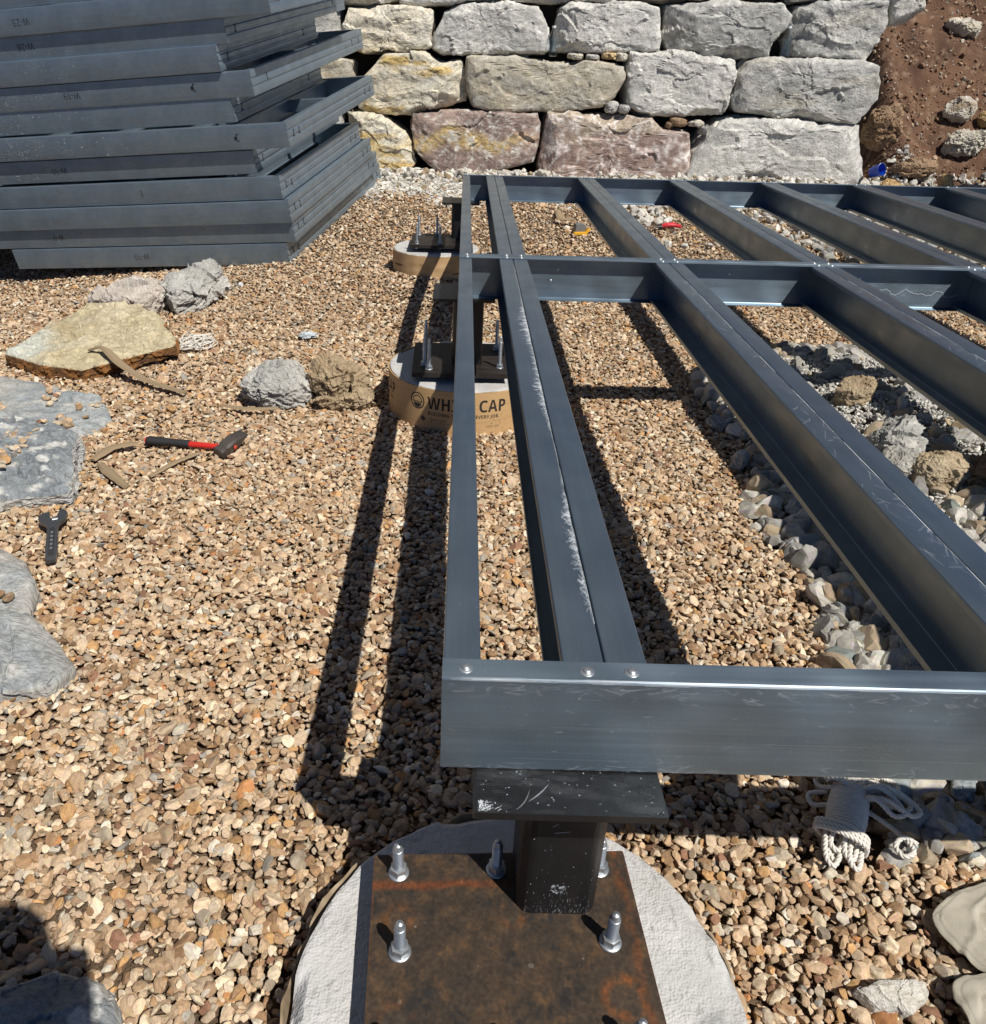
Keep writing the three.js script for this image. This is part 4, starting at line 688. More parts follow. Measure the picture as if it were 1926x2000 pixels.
loose('boulder', 'dark boulder in the shadow at the lower left corner', { seed: 14, poly: [[-0.9, -0.62], [-0.68, -0.7], [-0.6, -0.735], [-0.53, -0.71], [-0.47, -0.64], [-0.46, -0.5], [-0.6, -0.4], [-0.9, -0.4]], h: 0.06, detail: 44, square: 0.55, edge: 0.4, planes: 10, rough: 0.016, fine: 0.0025, freq: 7, color: palette('darkgrey') }, 0.07, [0.12, 0, 0]);
loose('boulder', 'flat white and tan rock by the rim of the foreground pier', { seed: 15, poly: [[0.65, -0.722], [0.7, -0.738], [0.765, -0.735], [0.758, -0.712], [0.72, -0.688], [0.672, -0.695]], h: 0.02, detail: 30, square: 0.25, planes: 10, chip: [0.74, 0.95], rough: 0.0035, fine: 0.0012, freq: 22, color: palette('white') }, 0.104, [0.16, 0, -0.08]);
loose('boulder', 'tan rock with rounded edges lying on grey rubble at the right', { seed: 16, size: [0.105, 0.075, 0.075], detail: 34, square: 0.6, edge: 0.5, planes: 11, rough: 0.015, fine: 0.004, freq: 14, color: palette('tan') }, [1.685, 0.15, -2.49], [0, 0.2, 0.1]);
loose('boulder', 'squared tan rock at the top of the grey rubble', { seed: 17, size: [0.085, 0.075, 0.07], detail: 30, square: 0.35, edge: 0.3, planes: 9, rough: 0.013, fine: 0.004, freq: 14, color: palette('tan') }, [1.68, 0.17, -3.19], [0.1, 0.3, 0.1]);
loose('boulder', 'grey rock with a dark hollow beside the second pair of joists', { seed: 18, size: [0.095, 0.09, 0.085], detail: 36, square: 0.35, edge: 0.3, planes: 10, rough: 0.025, fine: 0.006, freq: 10, color: palette('grey') }, [1.63, 0.15, -2.72], [0.1, 0.5, 0.2]);
loose('boulder', 'grey rock just left of the rounded tan rock on the rubble', { seed: 19, size: [0.1, 0.06, 0.08], detail: 30, square: 0.5, edge: 0.4, planes: 10, rough: 0.015, fine: 0.004, freq: 14, color: palette('grey') }, [1.60, 0.14, -2.57], [0, 0.9, 0.1]);
loose('boulder', 'crusty brown rock right of the tan rock on the rubble', { seed: 20, size: [0.08, 0.06, 0.07], detail: 30, square: 0.6, edge: 0.5, planes: 8, rough: 0.025, fine: 0.006, freq: 18, color: palette('brown') }, [1.83, 0.155, -2.49], [0, 0.4, 0]);
{ // larger pieces of crushed limestone along the gravel edge
  const r = rng(65), spots = [[1.05, -1.55, 0.07], [1.16, -1.6, 0.08], [1.3, -1.66, 0.08], [1.1, -1.75, 0.06], [1.22, -1.95, 0.075], [1.34, -2.05, 0.08], [1.15, -2.2, 0.07], [1.25, -2.35, 0.07], [1.45, -1.9, 0.08], [1.45, -3.5, 0.09], [1.4, -3.3, 0.08], [1.5, -3.05, 0.07], [1.12, -1.66, 0.06], [1.24, -1.78, 0.07], [1.13, -1.92, 0.055], [1.27, -1.6, 0.06], [1.05, -2.05, 0.05], [1.2, -2.1, 0.065], [1.08, -2.3, 0.06], [1.14, -2.52, 0.05], [1.07, -2.75, 0.055], [1.16, -2.9, 0.06], [1.32, -1.92, 0.06], [1.4, -1.7, 0.07], [1.02, -1.72, 0.045], [1.1, -3.15, 0.05], [1.36, -3.7, 0.07], [1.5, -3.86, 0.06], [1.66, -3.95, 0.07], [0.95, -1.1, 0.035], [1.03, -1.13, 0.042], [0.99, -1.03, 0.03], [1.1, -1.07, 0.04], [1.0, -1.2, 0.035]];
  spots.forEach(([x, z, s], i) => loose('limestone_chunk', z > -1.25 ? 'blue grey chunk of stone in the shade under the front beam right of the rope' : z < -2.9 ? 'chunk of pale limestone on the rubble beyond the second pair of joists' : 'fist sized chunk of pale crushed limestone along the edge of the tan gravel', { seed: 200 + i, size: [s * (0.65 + r() * 0.45), s * (0.4 + r() * 0.3), s * (0.6 + r() * 0.35)], detail: 14, square: 0.6, planes: 16, chip: [0.5, 0.78], rough: s * 0.24, fine: s * 0.05, freq: 16, color: palette(z > -1.25 ? 'bluegrey' : i % 3 ? 'palegrey' : 'grey') }, [x + 0.06 + (r() - 0.5) * 0.12, groundY(z) + s * 0.32 + 0.01 + moundY(x, z), z + (r() - 0.5) * 0.1], [r() * 0.6, r() * 6, r() * 0.6]).userData.group = z > -1.25 ? 'stone chunks right of the rope' : z < -2.9 ? 'limestone chunks on the rubble' : 'limestone chunks at the gravel edge');
}
// rocks set in the dirt bank
loose('boulder', 'brown crusted rock in the dirt beside the end of the wall', { seed: 21, size: [0.17, 0.2, 0.16], detail: 34, square: 0.42, planes: 15, chip: [0.55, 0.86], rough: 0.03, fine: 0.01, freq: 8, color: palette('brown') }, [4.1, bankY(4.25, -8.75) + 0.03, -8.75]);
loose('boulder', 'pale cream rock standing out on the red brown dirt bank', { seed: 22, size: [0.16, 0.12, 0.13], detail: 30, square: 0.42, planes: 15, chip: [0.55, 0.86], rough: 0.02, fine: 0.006, freq: 10, color: palette('white') }, [5.0, bankY(5.0, -9.05) + 0.07, -9.05], [0.5, 0.3, 0.3]);
loose('boulder', 'long flat red brown rock low in the dirt bank', { seed: 23, size: [0.2, 0.09, 0.14], detail: 34, square: 0.42, planes: 15, chip: [0.55, 0.86], rough: 0.02, fine: 0.006, freq: 9, color: palette('brown') }, [4.33, bankY(4.33, -8.3) + 0.05, -8.3], [0, 0.2, 0.1]);
loose('boulder', 'pointed ochre rock at the foot of the dirt bank', { seed: 24, size: [0.06, 0.12, 0.07], detail: 24, square: 0.7, edge: 0.6, planes: 8, rough: 0.015, fine: 0.004, freq: 14, color: palette('ochre') }, [4.55, bankY(4.55, -8.1) + 0.07, -8.1], [0, 0, 0.35]);
loose('boulder', 'yellow rock at the foot of the wall end by the blue bucket', { seed: 25, size: [0.1, 0.075, 0.08], detail: 24, square: 0.7, edge: 0.6, planes: 8, rough: 0.015, fine: 0.004, freq: 14, color: palette('ochre') }, [3.98, 0.40, -8.0]);
loose('boulder', 'cream boulder at the top of the dirt bank', { seed: 26, size: [0.2, 0.1, 0.16], detail: 30, square: 0.42, planes: 15, chip: [0.55, 0.86], rough: 0.02, fine: 0.006, freq: 9, color: palette('cream') }, [5.35, bankY(5.35, -10.1) + 0.03, -10.1]);
loose('boulder', 'ochre rock at the right edge low on the dirt bank', { seed: 27, size: [0.13, 0.08, 0.1], detail: 26, square: 0.6, edge: 0.5, planes: 8, rough: 0.015, fine: 0.005, freq: 12, color: palette('ochre') }, [5.3, bankY(5.3, -9.0) + 0.05, -9.0]);
loose('boulder', 'large pale crumbly rock at the right edge above the dark stones', { seed: 28, size: [0.2, 0.12, 0.15], detail: 34, square: 0.42, planes: 15, chip: [0.55, 0.86], rough: 0.035, fine: 0.01, freq: 9, color: palette('cream') }, [4.95, bankY(4.95, -8.75) + 0.06, -8.75]);
loose('boulder', 'rust red stone among the pale stones below the bank', { seed: 29, size: [0.09, 0.06, 0.08], detail: 20, square: 0.7, edge: 0.6, planes: 8, rough: 0.015, fine: 0.005, freq: 14, color: (x, y, z, d, o) => mix([0.26, 0.09, 0.03], [0.16, 0.06, 0.03], clamp(0.5 + fbm(x * 20, y * 20, z * 20, 2) * 2)) }, [4.3, bankY(4.3, -7.95) + 0.05, -7.95]);
loose('boulder', 'tall limestone boulder right of the frame casting shade on the dark stones', { seed: 30, size: [0.5, 0.95, 0.5], detail: 44, square: 0.5, edge: 0.4, planes: 12, rough: 0.04, fine: 0.01, freq: 4, color: palette('grey') }, [5.42, 0.9, -7.35]);

// ------------------------------------------------------------------ tools and litter
const mat = (name, c, rough, metal = 0, extra = {}) => new THREE.MeshStandardMaterial({ name, color: new THREE.Color(...c), roughness: rough, metalness: metal, ...extra });
{ // hammer
  const g = thing('club_hammer', 'cross peen hammer with a black and red handle lying on the gravel', 'hammer', [-1.2, 0.045, -2.81], -0.13);
  const lathe = (pts) => { const q = new THREE.LatheGeometry(pts.map(([y, x]) => new THREE.Vector2(x, y)), 24); q.rotateZ(-Math.PI / 2); return q; };   // along +x
  const grip = lathe([[0, 0.0001], [0, 0.012], [0.004, 0.0185], [0.014, 0.0205], [0.04, 0.019], [0.1, 0.0165], [0.15, 0.0165], [0.172, 0.0175], [0.176, 0.014], [0.176, 0.0001]]); grip.scale(1, 0.8, 1);
  part('grip', grip, mat('black_rubber', [0.018, 0.018, 0.02], 0.75), g, [-0.012, 0.008, 0]);
  const cap = lathe([[0, 0.0001], [0, 0.012], [0.003, 0.016], [0.007, 0.0001]]); cap.scale(1, 0.8, 1); part('end_cap', cap, mat('red_rubber', [0.5, 0.03, 0.02], 0.6), g, [-0.0165, 0.008, 0]);
  const shaft = lathe([[0, 0.0001], [0, 0.0135], [0.1, 0.0125], [0.17, 0.0115], [0.17, 0.0001]]); shaft.scale(1, 0.85, 1); part('shaft', shaft, mat('red_fibreglass', [0.55, 0.025, 0.018], 0.45), g, [0.163, 0.006, 0]);
  const head = part('head', (() => {
    const rings = [[-0.062, 0.019, 0.019], [-0.058, 0.0235, 0.0235], [-0.044, 0.024, 0.024], [-0.03, 0.021, 0.021], [-0.02, 0.025, 0.025], [0.02, 0.025, 0.025], [0.03, 0.022, 0.024], [0.055, 0.012, 0.024], [0.078, 0.004, 0.022], [0.082, 0.001, 0.02]];
    const p = [], idx = [], S = 16; rings.forEach(([z, a, b]) => { for (let i = 0; i < S; i++) { const th = (i + 0.5) / S * 6.2832, m = Math.pow(Math.abs(Math.cos(th)) ** 5 + Math.abs(Math.sin(th)) ** 5, -0.2); p.push(Math.cos(th) * b * m, Math.sin(th) * a * m, z); } });
    for (let j = 0; j < rings.length - 1; j++) for (let i = 0; i < S; i++) { const a = j * S + i, b = j * S + (i + 1) % S; idx.push(a, b, a + S, b, b + S, a + S); }
    const c0 = p.length / 3; p.push(0, 0, -0.0625); for (let i = 0; i < S; i++) idx.push(c0, (i + 1) % S, i); const c1 = c0 + 1; p.push(0, 0, 0.083); const o = (rings.length - 1) * S; for (let i = 0; i < S; i++) idx.push(c1, o + i, o + (i + 1) % S);
    const q = new THREE.BufferGeometry(); q.setAttribute('position', new THREE.Float32BufferAttribute(p, 3)); q.setIndex(idx); return toCreasedNormals(q, 0.55);
  })(), mat('dark_forged_steel', [0.11, 0.095, 0.085], 0.5, 0.6), g, [0.325, 0.018, 0.0], [0.3, Math.PI - 0.4, 0.1]).scale.setScalar(1.03);
  part('handle_eye', new THREE.SphereGeometry(0.012, 16, 10), mat('red_epoxy', [0.5, 0.05, 0.03], 0.5), g, [0.351, 0.012, 0.004]).scale.set(0.4, 0.8, 1);
}
{ // adjustable wrench, lying flat: built in xy, turned down
  const g = thing('adjustable_wrench', 'dark adjustable wrench lying on the gravel at the left', 'wrench', [-1.165, 0.082, -1.905], 0);
  g.rotation.set(0, 0.4, 0);
  const steelDark = mat('dark_chrome_steel', [0.16, 0.17, 0.18], 0.38, 0.85);
  const ex = (s, d, b = 0.0015) => { const q = new THREE.ExtrudeGeometry(s, { depth: d, bevelEnabled: true, bevelSize: b, bevelThickness: b, bevelSegments: 2 }); q.rotateX(-Math.PI / 2); return toCreasedNormals(q, 0.5); };
  const h = new THREE.Shape(); h.moveTo(-0.012, 0); h.quadraticCurveTo(0, -0.006, 0.012, 0); h.lineTo(0.0155, 0.06); h.lineTo(0.013, 0.19); h.quadraticCurveTo(0.014, 0.215, 0.03, 0.232); h.quadraticCurveTo(0.042, 0.25, 0.034, 0.266); h.lineTo(0.016, 0.268); h.lineTo(0.012, 0.262); h.lineTo(-0.006, 0.25); h.lineTo(-0.012, 0.262); h.lineTo(-0.012, 0.292); h.quadraticCurveTo(-0.03, 0.3, -0.04, 0.278); h.quadraticCurveTo(-0.046, 0.25, -0.03, 0.23); h.quadraticCurveTo(-0.015, 0.212, -0.014, 0.19); h.lineTo(-0.0155, 0.06); h.closePath();
  part('handle', ex(h, 0.01), steelDark, g);
  const rc = new THREE.Shape(); rc.moveTo(-0.008, 0.02); rc.lineTo(0.008, 0.02); rc.lineTo(0.0065, 0.185); rc.lineTo(-0.0065, 0.185); rc.closePath();
  part('handle_panel', ex(rc, 0.001, 0.0005), mat('recessed_panel', [0.06, 0.062, 0.066], 0.55, 0.6), g, [0, 0.0115, 0]);
  for (let k = 0; k < 5; k++) part('raised_letter', new THREE.BoxGeometry(0.007, 0.001, 0.01), zinc, g, [0, 0.0135, -0.06 - k * 0.024]);
  const j = new THREE.Shape(); j.moveTo(0.012, 0.262); j.lineTo(0.02, 0.3); j.quadraticCurveTo(0.036, 0.296, 0.04, 0.272); j.lineTo(0.036, 0.256); j.closePath(); part('jaw', ex(j, 0.012), steelDark, g, [0, -0.001, 0]);
  const kn = new THREE.LatheGeometry([[0.0001, -0.009], [0.007, -0.009], [0.0075, -0.006], [0.006, -0.005], [0.0075, -0.003], [0.006, -0.001], [0.0075, 0.001], [0.006, 0.003], [0.0075, 0.006], [0.007, 0.009], [0.0001, 0.009]].map(([x, y]) => new THREE.Vector2(x, y)), 16); kn.rotateZ(Math.PI / 2); part('thumb_screw', kn, zinc, g, [0.006, 0.008, -0.243]);
}
// rope with a three strand twist
const ropeMat = new THREE.MeshStandardMaterial({ name: 'white_cotton_rope', color: new THREE.Color(0.66, 0.63, 0.57), roughness: 0.95 });
function ropeGeo(pts, rad, closed = false, seg = 120, twist = 260) {
  const c = new THREE.CatmullRomCurve3(pts.map((p) => V3(...p)), closed), L = c.getLength(), out = [];
  const fr = c.computeFrenetFrames(seg, closed);
  for (let k = 0; k < 3; k++) {
    const q = []; for (let i = 0; i <= seg; i++) { const t = i / seg, p = c.getPointAt(t), a = k * 2.0944 + t * L * twist; q.push(p.addScaledVector(fr.normals[i], Math.cos(a) * rad * 0.5).addScaledVector(fr.binormals[i], Math.sin(a) * rad * 0.5)); }
    out.push(new THREE.TubeGeometry(new THREE.CatmullRomCurve3(q), seg, rad * 0.56, 6, false));
  }
  return mergeGeometries(out);
}
{
  const g = thing('rope_bundle', 'hank of white rope wound into a bundle under the front beam', 'rope', [0.765, 0.1, -1.045], -0.5);
  const r = rng(88);
  // wound core: helix round an axis along z
  const core = []; const turns = 17; for (let i = 0; i <= turns * 12; i++) { const a = i / 12 * 6.2832, t = i / (turns * 12), rr = 0.027 + 0.003 * Math.sin(t * 3.1); core.push(V3(Math.cos(a) * rr * 1.15, 0.035 + Math.sin(a) * rr, 0.055 - t * 0.115)); }
  part('wound_core', new THREE.TubeGeometry(new THREE.CatmullRomCurve3(core), turns * 14, 0.0031, 7), ropeMat, g);
  // loops towards the camera end
  for (let k = 0; k < 7; k++) { const s = (k - 3) * 0.007, l = 0.02 + r() * 0.05, q = (r() - 0.5) * 0.05, y = r() * 0.02; part('rope_loop', ropeGeo([[s * 0.6, 0.04, 0.03], [s * 1.3 - 0.006 + q * 0.4, 0.042 + y, 0.06], [s * 1.4 + q, 0.022 + y, 0.06 + l], [s * 1.4 + 0.014 + q, 0.016 + y, 0.066 + l], [s * 1.1 + 0.018 + q * 0.7, 0.026 + y, 0.055 + l * 0.4], [s * 0.6 + 0.008, 0.03, 0.03]], 0.0048, false, 60), ropeMat, g); }
  for (let k = 0; k < 3; k++) part('rope_loop', ropeGeo([[-0.03, 0.02, 0.05 + k * 0.008], [-0.05, 0.05, 0.06 + k * 0.009], [-0.01, 0.07, 0.068 + k * 0.01], [0.035, 0.055, 0.064 + k * 0.01], [0.042, 0.02, 0.055 + k * 0.009]], 0.0048, false, 60), ropeMat, g);
  // loose loops away from the camera, spread to both sides
  for (let k = 0; k < 24; k++) {
    const a = -1.45 + k / 23 * 3.1 + (r() - 0.5) * 0.2, l = 0.045 + r() * 0.065, dx = Math.sin(a), dz = -Math.cos(a), sx = Math.cos(a) * 0.014, sz = Math.sin(a) * 0.014, y = 0.02 + r() * 0.035;
    part('rope_loop', ropeGeo([[0, 0.035, -0.045], [dx * l * 0.45 - sx, y + 0.018, -0.05 + dz * l * 0.45 - sz], [dx * l - sx * 1.3, y, -0.05 + dz * l - sz], [dx * (l + 0.014), y - 0.004, -0.05 + dz * (l + 0.014)], [dx * l + sx * 1.3, y - 0.006, -0.05 + dz * l + sz], [dx * l * 0.5 + sx, y + 0.012, -0.05 + dz * l * 0.5 + sz], [0.006, 0.03, -0.04]], 0.0048, false, 80), ropeMat, g);
  }
  part('rope_tail', ropeGeo([[0.03, 0.03, -0.03], [0.07, 0.025, -0.02], [0.105, 0.02, -0.005], [0.12, 0.022, 0.02], [0.105, 0.018, 0.035], [0.09, 0.02, 0.02], [0.1, 0.028, 0.0], [0.125, 0.02, -0.005]], 0.0048, false, 90), ropeMat, g);
  part('rope_tail', ropeGeo([[-0.03, 0.03, -0.01], [-0.06, 0.018, -0.005], [-0.07, 0.02, -0.025], [-0.04, 0.03, -0.04]], 0.0048, false, 60), ropeMat, g);
}
{ // tangle of string by the yellow slab
  const r = rng(61), geos = []; for (let k = 0; k < 10; k++) { const p = []; for (let i = 0; i < 6; i++) p.push([(r() - 0.5) * 0.2, 0.01 + r() * 0.025, (r() - 0.5) * 0.3]); geos.push(new THREE.TubeGeometry(new THREE.CatmullRomCurve3(p.map((q) => V3(...q))), 60, 0.0028, 6)); }
  solo('string_tangle', mergeGeometries(geos), ropeMat, 'tangle of white string on the gravel at the tip of the yellow slab', 'string', [-1.4, 0.012, -4.1]);
}
{ // canvas cloth at the lower right corner: two overlapping turned-over folds
  const weave = dataTex(256, 256, (u, v) => { const a = Math.sin(u * 256 * 1.57) * 30 + Math.sin(v * 256 * 1.57) * 30; return 128 + a + wrapN(u, v, 60, 60, 2) * 50; }, false); weave.repeat.set(26, 26);
  const m = new THREE.MeshStandardMaterial({ name: 'cream_canvas', vertexColors: true, roughness: 0.97, side: THREE.DoubleSide, bumpMap: weave, bumpScale: 0.0014 });
  const g = thing('canvas_cloth', 'cream canvas cloth folded on the gravel at the lower right corner', 'cloth');
  const fold = (poly, base, h, seed) => { // outline -> soft pillow with a rounded rim and creases
    const pr = polyRadius(poly), n = 46, S = 150, pos = [], uv = [], col = [], idx = [];
    for (const side of [1, -1]) for (let j = 0; j <= n; j++) for (let i = 0; i <= S; i++) {
      const a = i / S * Math.PI * 2, v = 1 - Math.pow(1 - j / n, 1.6), R = (pr.r(a) + pr.r(a + 0.09) + pr.r(a - 0.09)) / 3 * v, x = pr.cx + Math.cos(a) * R, z = pr.cy + Math.sin(a) * R;
      const t = Math.pow(clamp(1 - v ** 26), 0.5) * (1 - 0.25 * sstep(0.9, 0.94, v)), w = fbm(x * 9 + seed, 1, z * 9, 3) * 0.012 + 0.006 * Math.pow(clamp(1 - Math.abs(N(x * 10 + z * 14 + seed, 2, z * 5 - x * 7)) * 6), 2) - 0.004 * Math.pow(clamp(1 - Math.abs(N(x * 20 - z * 9 + seed, 7, z * 12)) * 6), 2) + fbm(x * 50, seed, z * 50, 3) * 0.0028;
      pos.push(x, base + h * 0.5 + side * t * h * 0.5 + w * (side > 0 ? 1 : 0.8), z); uv.push(x * 4, z * 4);
      const c = clamp(0.5 + fbm(x * 18, seed, z * 18, 3)), hem = v < 0.93 && v > 0.915 ? 0.8 : 1; const wv = 0.94 + 0.06 * (((i * 3) & 1) ^ (j & 1)); col.push(0.70 * wv * hem * (0.8 + 0.3 * c), 0.64 * wv * hem * (0.8 + 0.3 * c), 0.51 * wv * hem * (0.8 + 0.3 * c));
    }
    const s = (n + 1) * (S + 1); for (const o of [0, s]) for (let j = 0; j < n; j++) for (let i = 0; i < S; i++) { const a = o + j * (S + 1) + i; o ? idx.push(a, a + S + 1, a + 1, a + 1, a + S + 1, a + S + 2) : idx.push(a, a + 1, a + S + 1, a + 1, a + S + 2, a + S + 1); }
    const q = new THREE.BufferGeometry(); q.setAttribute('position', new THREE.Float32BufferAttribute(pos, 3)); q.setAttribute('uv', new THREE.Float32BufferAttribute(uv, 2)); q.setAttribute('color', new THREE.Float32BufferAttribute(col, 3)); q.setIndex(idx); q.computeVertexNormals(); return q;
  };
  part('cloth_fold', fold([[0.826, -0.83], [0.835, -0.855], [0.9, -0.895], [1.05, -0.94], [1.2, -0.92], [1.22, -0.72], [1.0, -0.73], [0.87, -0.745], [0.852, -0.775]], 0.112, 0.011, 3), m, g);
  part('cloth_fold', fold([[0.795, -0.722], [0.81, -0.738], [0.9, -0.755], [1.1, -0.78], [1.16, -0.6], [1.1, -0.48], [0.85, -0.48], [0.80, -0.6]], 0.116, 0.012, 8), m, g);
}
{ // bark strip and sticks
  const bark = mat('grey_brown_bark', [0.27, 0.2, 0.12], 0.95), strip = (pts, w, th, label, name = 'bark_strip') => {
    const c = new THREE.CatmullRomCurve3(pts.map((p) => V3(...p))), n = 40, pos = [], idx = [];
    for (let i = 0; i <= n; i++) { const t = i / n, p = c.getPointAt(t), d = c.getTangentAt(t), s = V3(-d.z, 0, d.x).normalize(), ww = w * (0.55 + 0.45 * Math.sin(Math.PI * clamp(t * 0.9 + 0.08))) * (1 + 0.2 * N(t * 7, w * 90, 1));
      for (const [a, b] of [[-1, 0], [-0.5, 0.7], [0.5, 0.7], [1, 0], [0.5, -0.3], [-0.5, -0.3]]) pos.push(p.x + s.x * a * ww / 2, p.y + b * th, p.z + s.z * a * ww / 2); }
    for (let i = 0; i < n; i++) for (let k = 0; k < 6; k++) { const a = i * 6 + k, b = i * 6 + (k + 1) % 6; idx.push(a, b, a + 6, b, b + 6, a + 6); }
    for (let k = 1; k < 5; k++) { idx.push(0, k + 1, k); const o = n * 6; idx.push(o, o + k, o + k + 1); }
    const q = new THREE.BufferGeometry(); q.setAttribute('position', new THREE.Float32BufferAttribute(pos, 3)); q.setIndex(idx); return solo(name, toCreasedNormals(q, 0.6), bark, label, 'bark');
  };
  strip([[-1.8, 0.1, -3.72], [-1.72, 0.125, -3.68], [-1.6, 0.085, -3.58], [-1.45, 0.045, -3.48], [-1.24, 0.03, -3.37]], 0.042, 0.012, 'long curled strip of bark below the yellow slab');
  strip([[-1.35, 0.05, -2.63], [-1.31, 0.06, -2.72], [-1.24, 0.052, -2.78]], 0.045, 0.008, 'short bent piece of bark, upper of two near the dark speckled block');
  strip([[-1.31, 0.05, -2.6], [-1.24, 0.055, -2.52], [-1.15, 0.05, -2.43]], 0.04, 0.01, 'short bent piece of bark, lower of two near the dark speckled block');
  strip([[-1.1, 0.045, -2.52], [-1.05, 0.05, -2.62], [-0.98, 0.048, -2.72]], 0.026, 0.007, 'narrow grey stick below the hammer handle', 'stick');
  strip([[-1.03, 0.035, -3.22], [-0.9, 0.04, -3.18], [-0.78, 0.038, -3.2]], 0.03, 0.008, 'thin twig on the gravel in front of the grey rock', 'stick');
  strip([[1.89, 0.19, -2.83], [1.95, 0.2, -2.8], [2.04, 0.19, -2.75]], 0.045, 0.03, 'broken red brown piece of wood on the rubble at the right edge', 'wood_scrap');
  strip([[0.9, 0.115, -1.155], [0.97, 0.12, -1.16], [1.05, 0.118, -1.17]], 0.02, 0.008, 'split stick under the front beam right of the rope', 'stick');
  strip([[0.74, 0.24, -6.88], [0.77, 0.3, -6.9], [0.8, 0.25, -6.84], [0.9, 0.25, -6.82]], 0.06, 0.02, 'curled brown piece of bark between the far joists');
}
const clear = new THREE.MeshPhysicalMaterial({ name: 'clear_plastic', color: 0xf4f8fb, roughness: 0.06, transmission: 1, thickness: 0, ior: 1.45 });
function bottle(label, pos, rot, s = 1) {
  const g = thing('plastic_bottle', label, 'bottle', pos); g.rotation.set(...rot);
  const p = [[0.0001, 0.004], [0.022, 0.0], [0.031, 0.006], [0.0325, 0.02]]; for (let k = 0; k < 7; k++) p.push([0.0325, 0.024 + k * 0.014], [0.0305, 0.031 + k * 0.014]); p.push([0.0325, 0.125], [0.03, 0.14], [0.02, 0.165], [0.0135, 0.178], [0.0125, 0.19]);
  part('body', new THREE.LatheGeometry(p.map(([x, y]) => new THREE.Vector2(x * s, y * s)), 28), clear, g);
  part('cap', new THREE.CylinderGeometry(0.0145 * s, 0.0145 * s, 0.014 * s, 20), mat('white_cap', [0.75, 0.76, 0.77], 0.4), g, [0, 0.196 * s, 0]);
}
bottle('crushed clear plastic bottle lying beside the grey angular rock', [-1.62, 0.05, -5.2], [0, -0.25, -1.45], 1.05);
bottle('clear plastic bottle standing in the gap left of the third block of the upper course', [0.79, 1.405, -8.5], [0, 0, 0.03], 1.2);
bottle('clear plastic bottle standing in the gap beside the last block of the upper course', [2.93, 1.43, -8.5], [0, 0, 0.03], 1.3);
{ const geo = sphereDirs(12), P = geo.attributes.position; for (let i = 0; i < P.count; i++) { const x = P.getX(i), y = P.getY(i), z = P.getZ(i), k = 1 + 0.5 * N(x * 2.2, y * 2.2, z * 2.2) + 0.25 * N(x * 6, y * 6, z * 6); P.setXYZ(i, x * 0.045 * k, Math.max(y, -0.4) * 0.016 * k, z * 0.04 * k); } geo.computeVertexNormals();
  solo('plastic_scrap', toCreasedNormals(geo, 0.3), new THREE.MeshStandardMaterial({ name: 'pale_blue_plastic', color: new THREE.Color(0.5, 0.55, 0.58), roughness: 0.4 }), 'crumpled pale blue scrap of plastic film on open gravel', 'litter', [-0.84, 0.03, -4.27]); }
{ // folding tape rule case, pliers, bucket
  const y0 = groundY(-6.63);
  const t = thing('tape_measure', 'grey and yellow tape measure on the gravel between the far joists', 'tape measure', [0.93, y0 + 0.015, -6.62], 0.3); t.scale.setScalar(0.8);
  const cs = new THREE.Shape(); cs.moveTo(-0.05, 0); cs.lineTo(0.05, 0); cs.lineTo(0.055, 0.05); cs.quadraticCurveTo(0.02, 0.1, -0.045, 0.075); cs.closePath();
  part('case', toCreasedNormals(new THREE.ExtrudeGeometry(cs, { depth: 0.05, bevelEnabled: true, bevelSize: 0.008, bevelThickness: 0.008, bevelSegments: 3 }), 0.5), mat('grey_case', [0.14, 0.14, 0.14], 0.5), t, [0, 0.0, -0.04]);
  part('yellow_band', toCreasedNormals(new THREE.ExtrudeGeometry((() => { const s = new THREE.Shape(); s.moveTo(-0.075, -0.012); s.lineTo(0.05, -0.012); s.lineTo(0.09, 0.035); s.lineTo(0.075, 0.045); s.lineTo(0.045, 0.008); s.lineTo(-0.075, 0.008); s.closePath(); return s; })(), { depth: 0.04, bevelEnabled: true, bevelSize: 0.003, bevelThickness: 0.003, bevelSegments: 2 }), 0.5), mat('yellow_plastic', [0.72, 0.38, 0.02], 0.5), t, [0, 0, 0.012]);
  const pl = thing('pliers', 'red handled pliers on the gravel below the second pair of far joists', 'pliers', [1.62, groundY(-6.75) + 0.04, -6.75], 0.25);
  const red = mat('red_grip', [0.52, 0.02, 0.03], 0.5);
  for (const s of [1, -1]) part('grip', new THREE.TubeGeometry(new THREE.CatmullRomCurve3([V3(-0.02, 0, 0), V3(0.03, 0.012, s * 0.022), V3(0.09, 0.012, s * 0.03), V3(0.14, 0, s * 0.022)]), 30, 0.014, 10), red, pl);
  for (const s of [1, -1]) { const j = new THREE.ConeGeometry(0.016, 0.075, 10); j.rotateZ(Math.PI / 2); part('jaw', j, mat('dark_jaw', [0.05, 0.05, 0.05], 0.4, 0.7), pl, [-0.055, 0.0, s * 0.008]); }
  const b = thing('bucket', 'bright blue plastic bucket half hidden behind the end of the block wall', 'bucket', [3.93, 0.5, -8.34], 0); b.rotation.set(1.1, 0, -0.5); b.scale.setScalar(0.42);
  const bp = [[0.0001, 0.0], [0.105, 0.0], [0.11, 0.01], [0.135, 0.24], [0.142, 0.245], [0.142, 0.262], [0.134, 0.262], [0.108, 0.015], [0.0001, 0.012]].map(([x, y]) => new THREE.Vector2(x, y));
  part('pail', new THREE.LatheGeometry(bp, 36), mat('blue_plastic', [0.008, 0.055, 0.42], 0.4), b);
  part('bail', new THREE.TorusGeometry(0.14, 0.004, 8, 40, Math.PI), zinc, b, [0, 0.24, 0], [-1.2, 0, 0]);
}
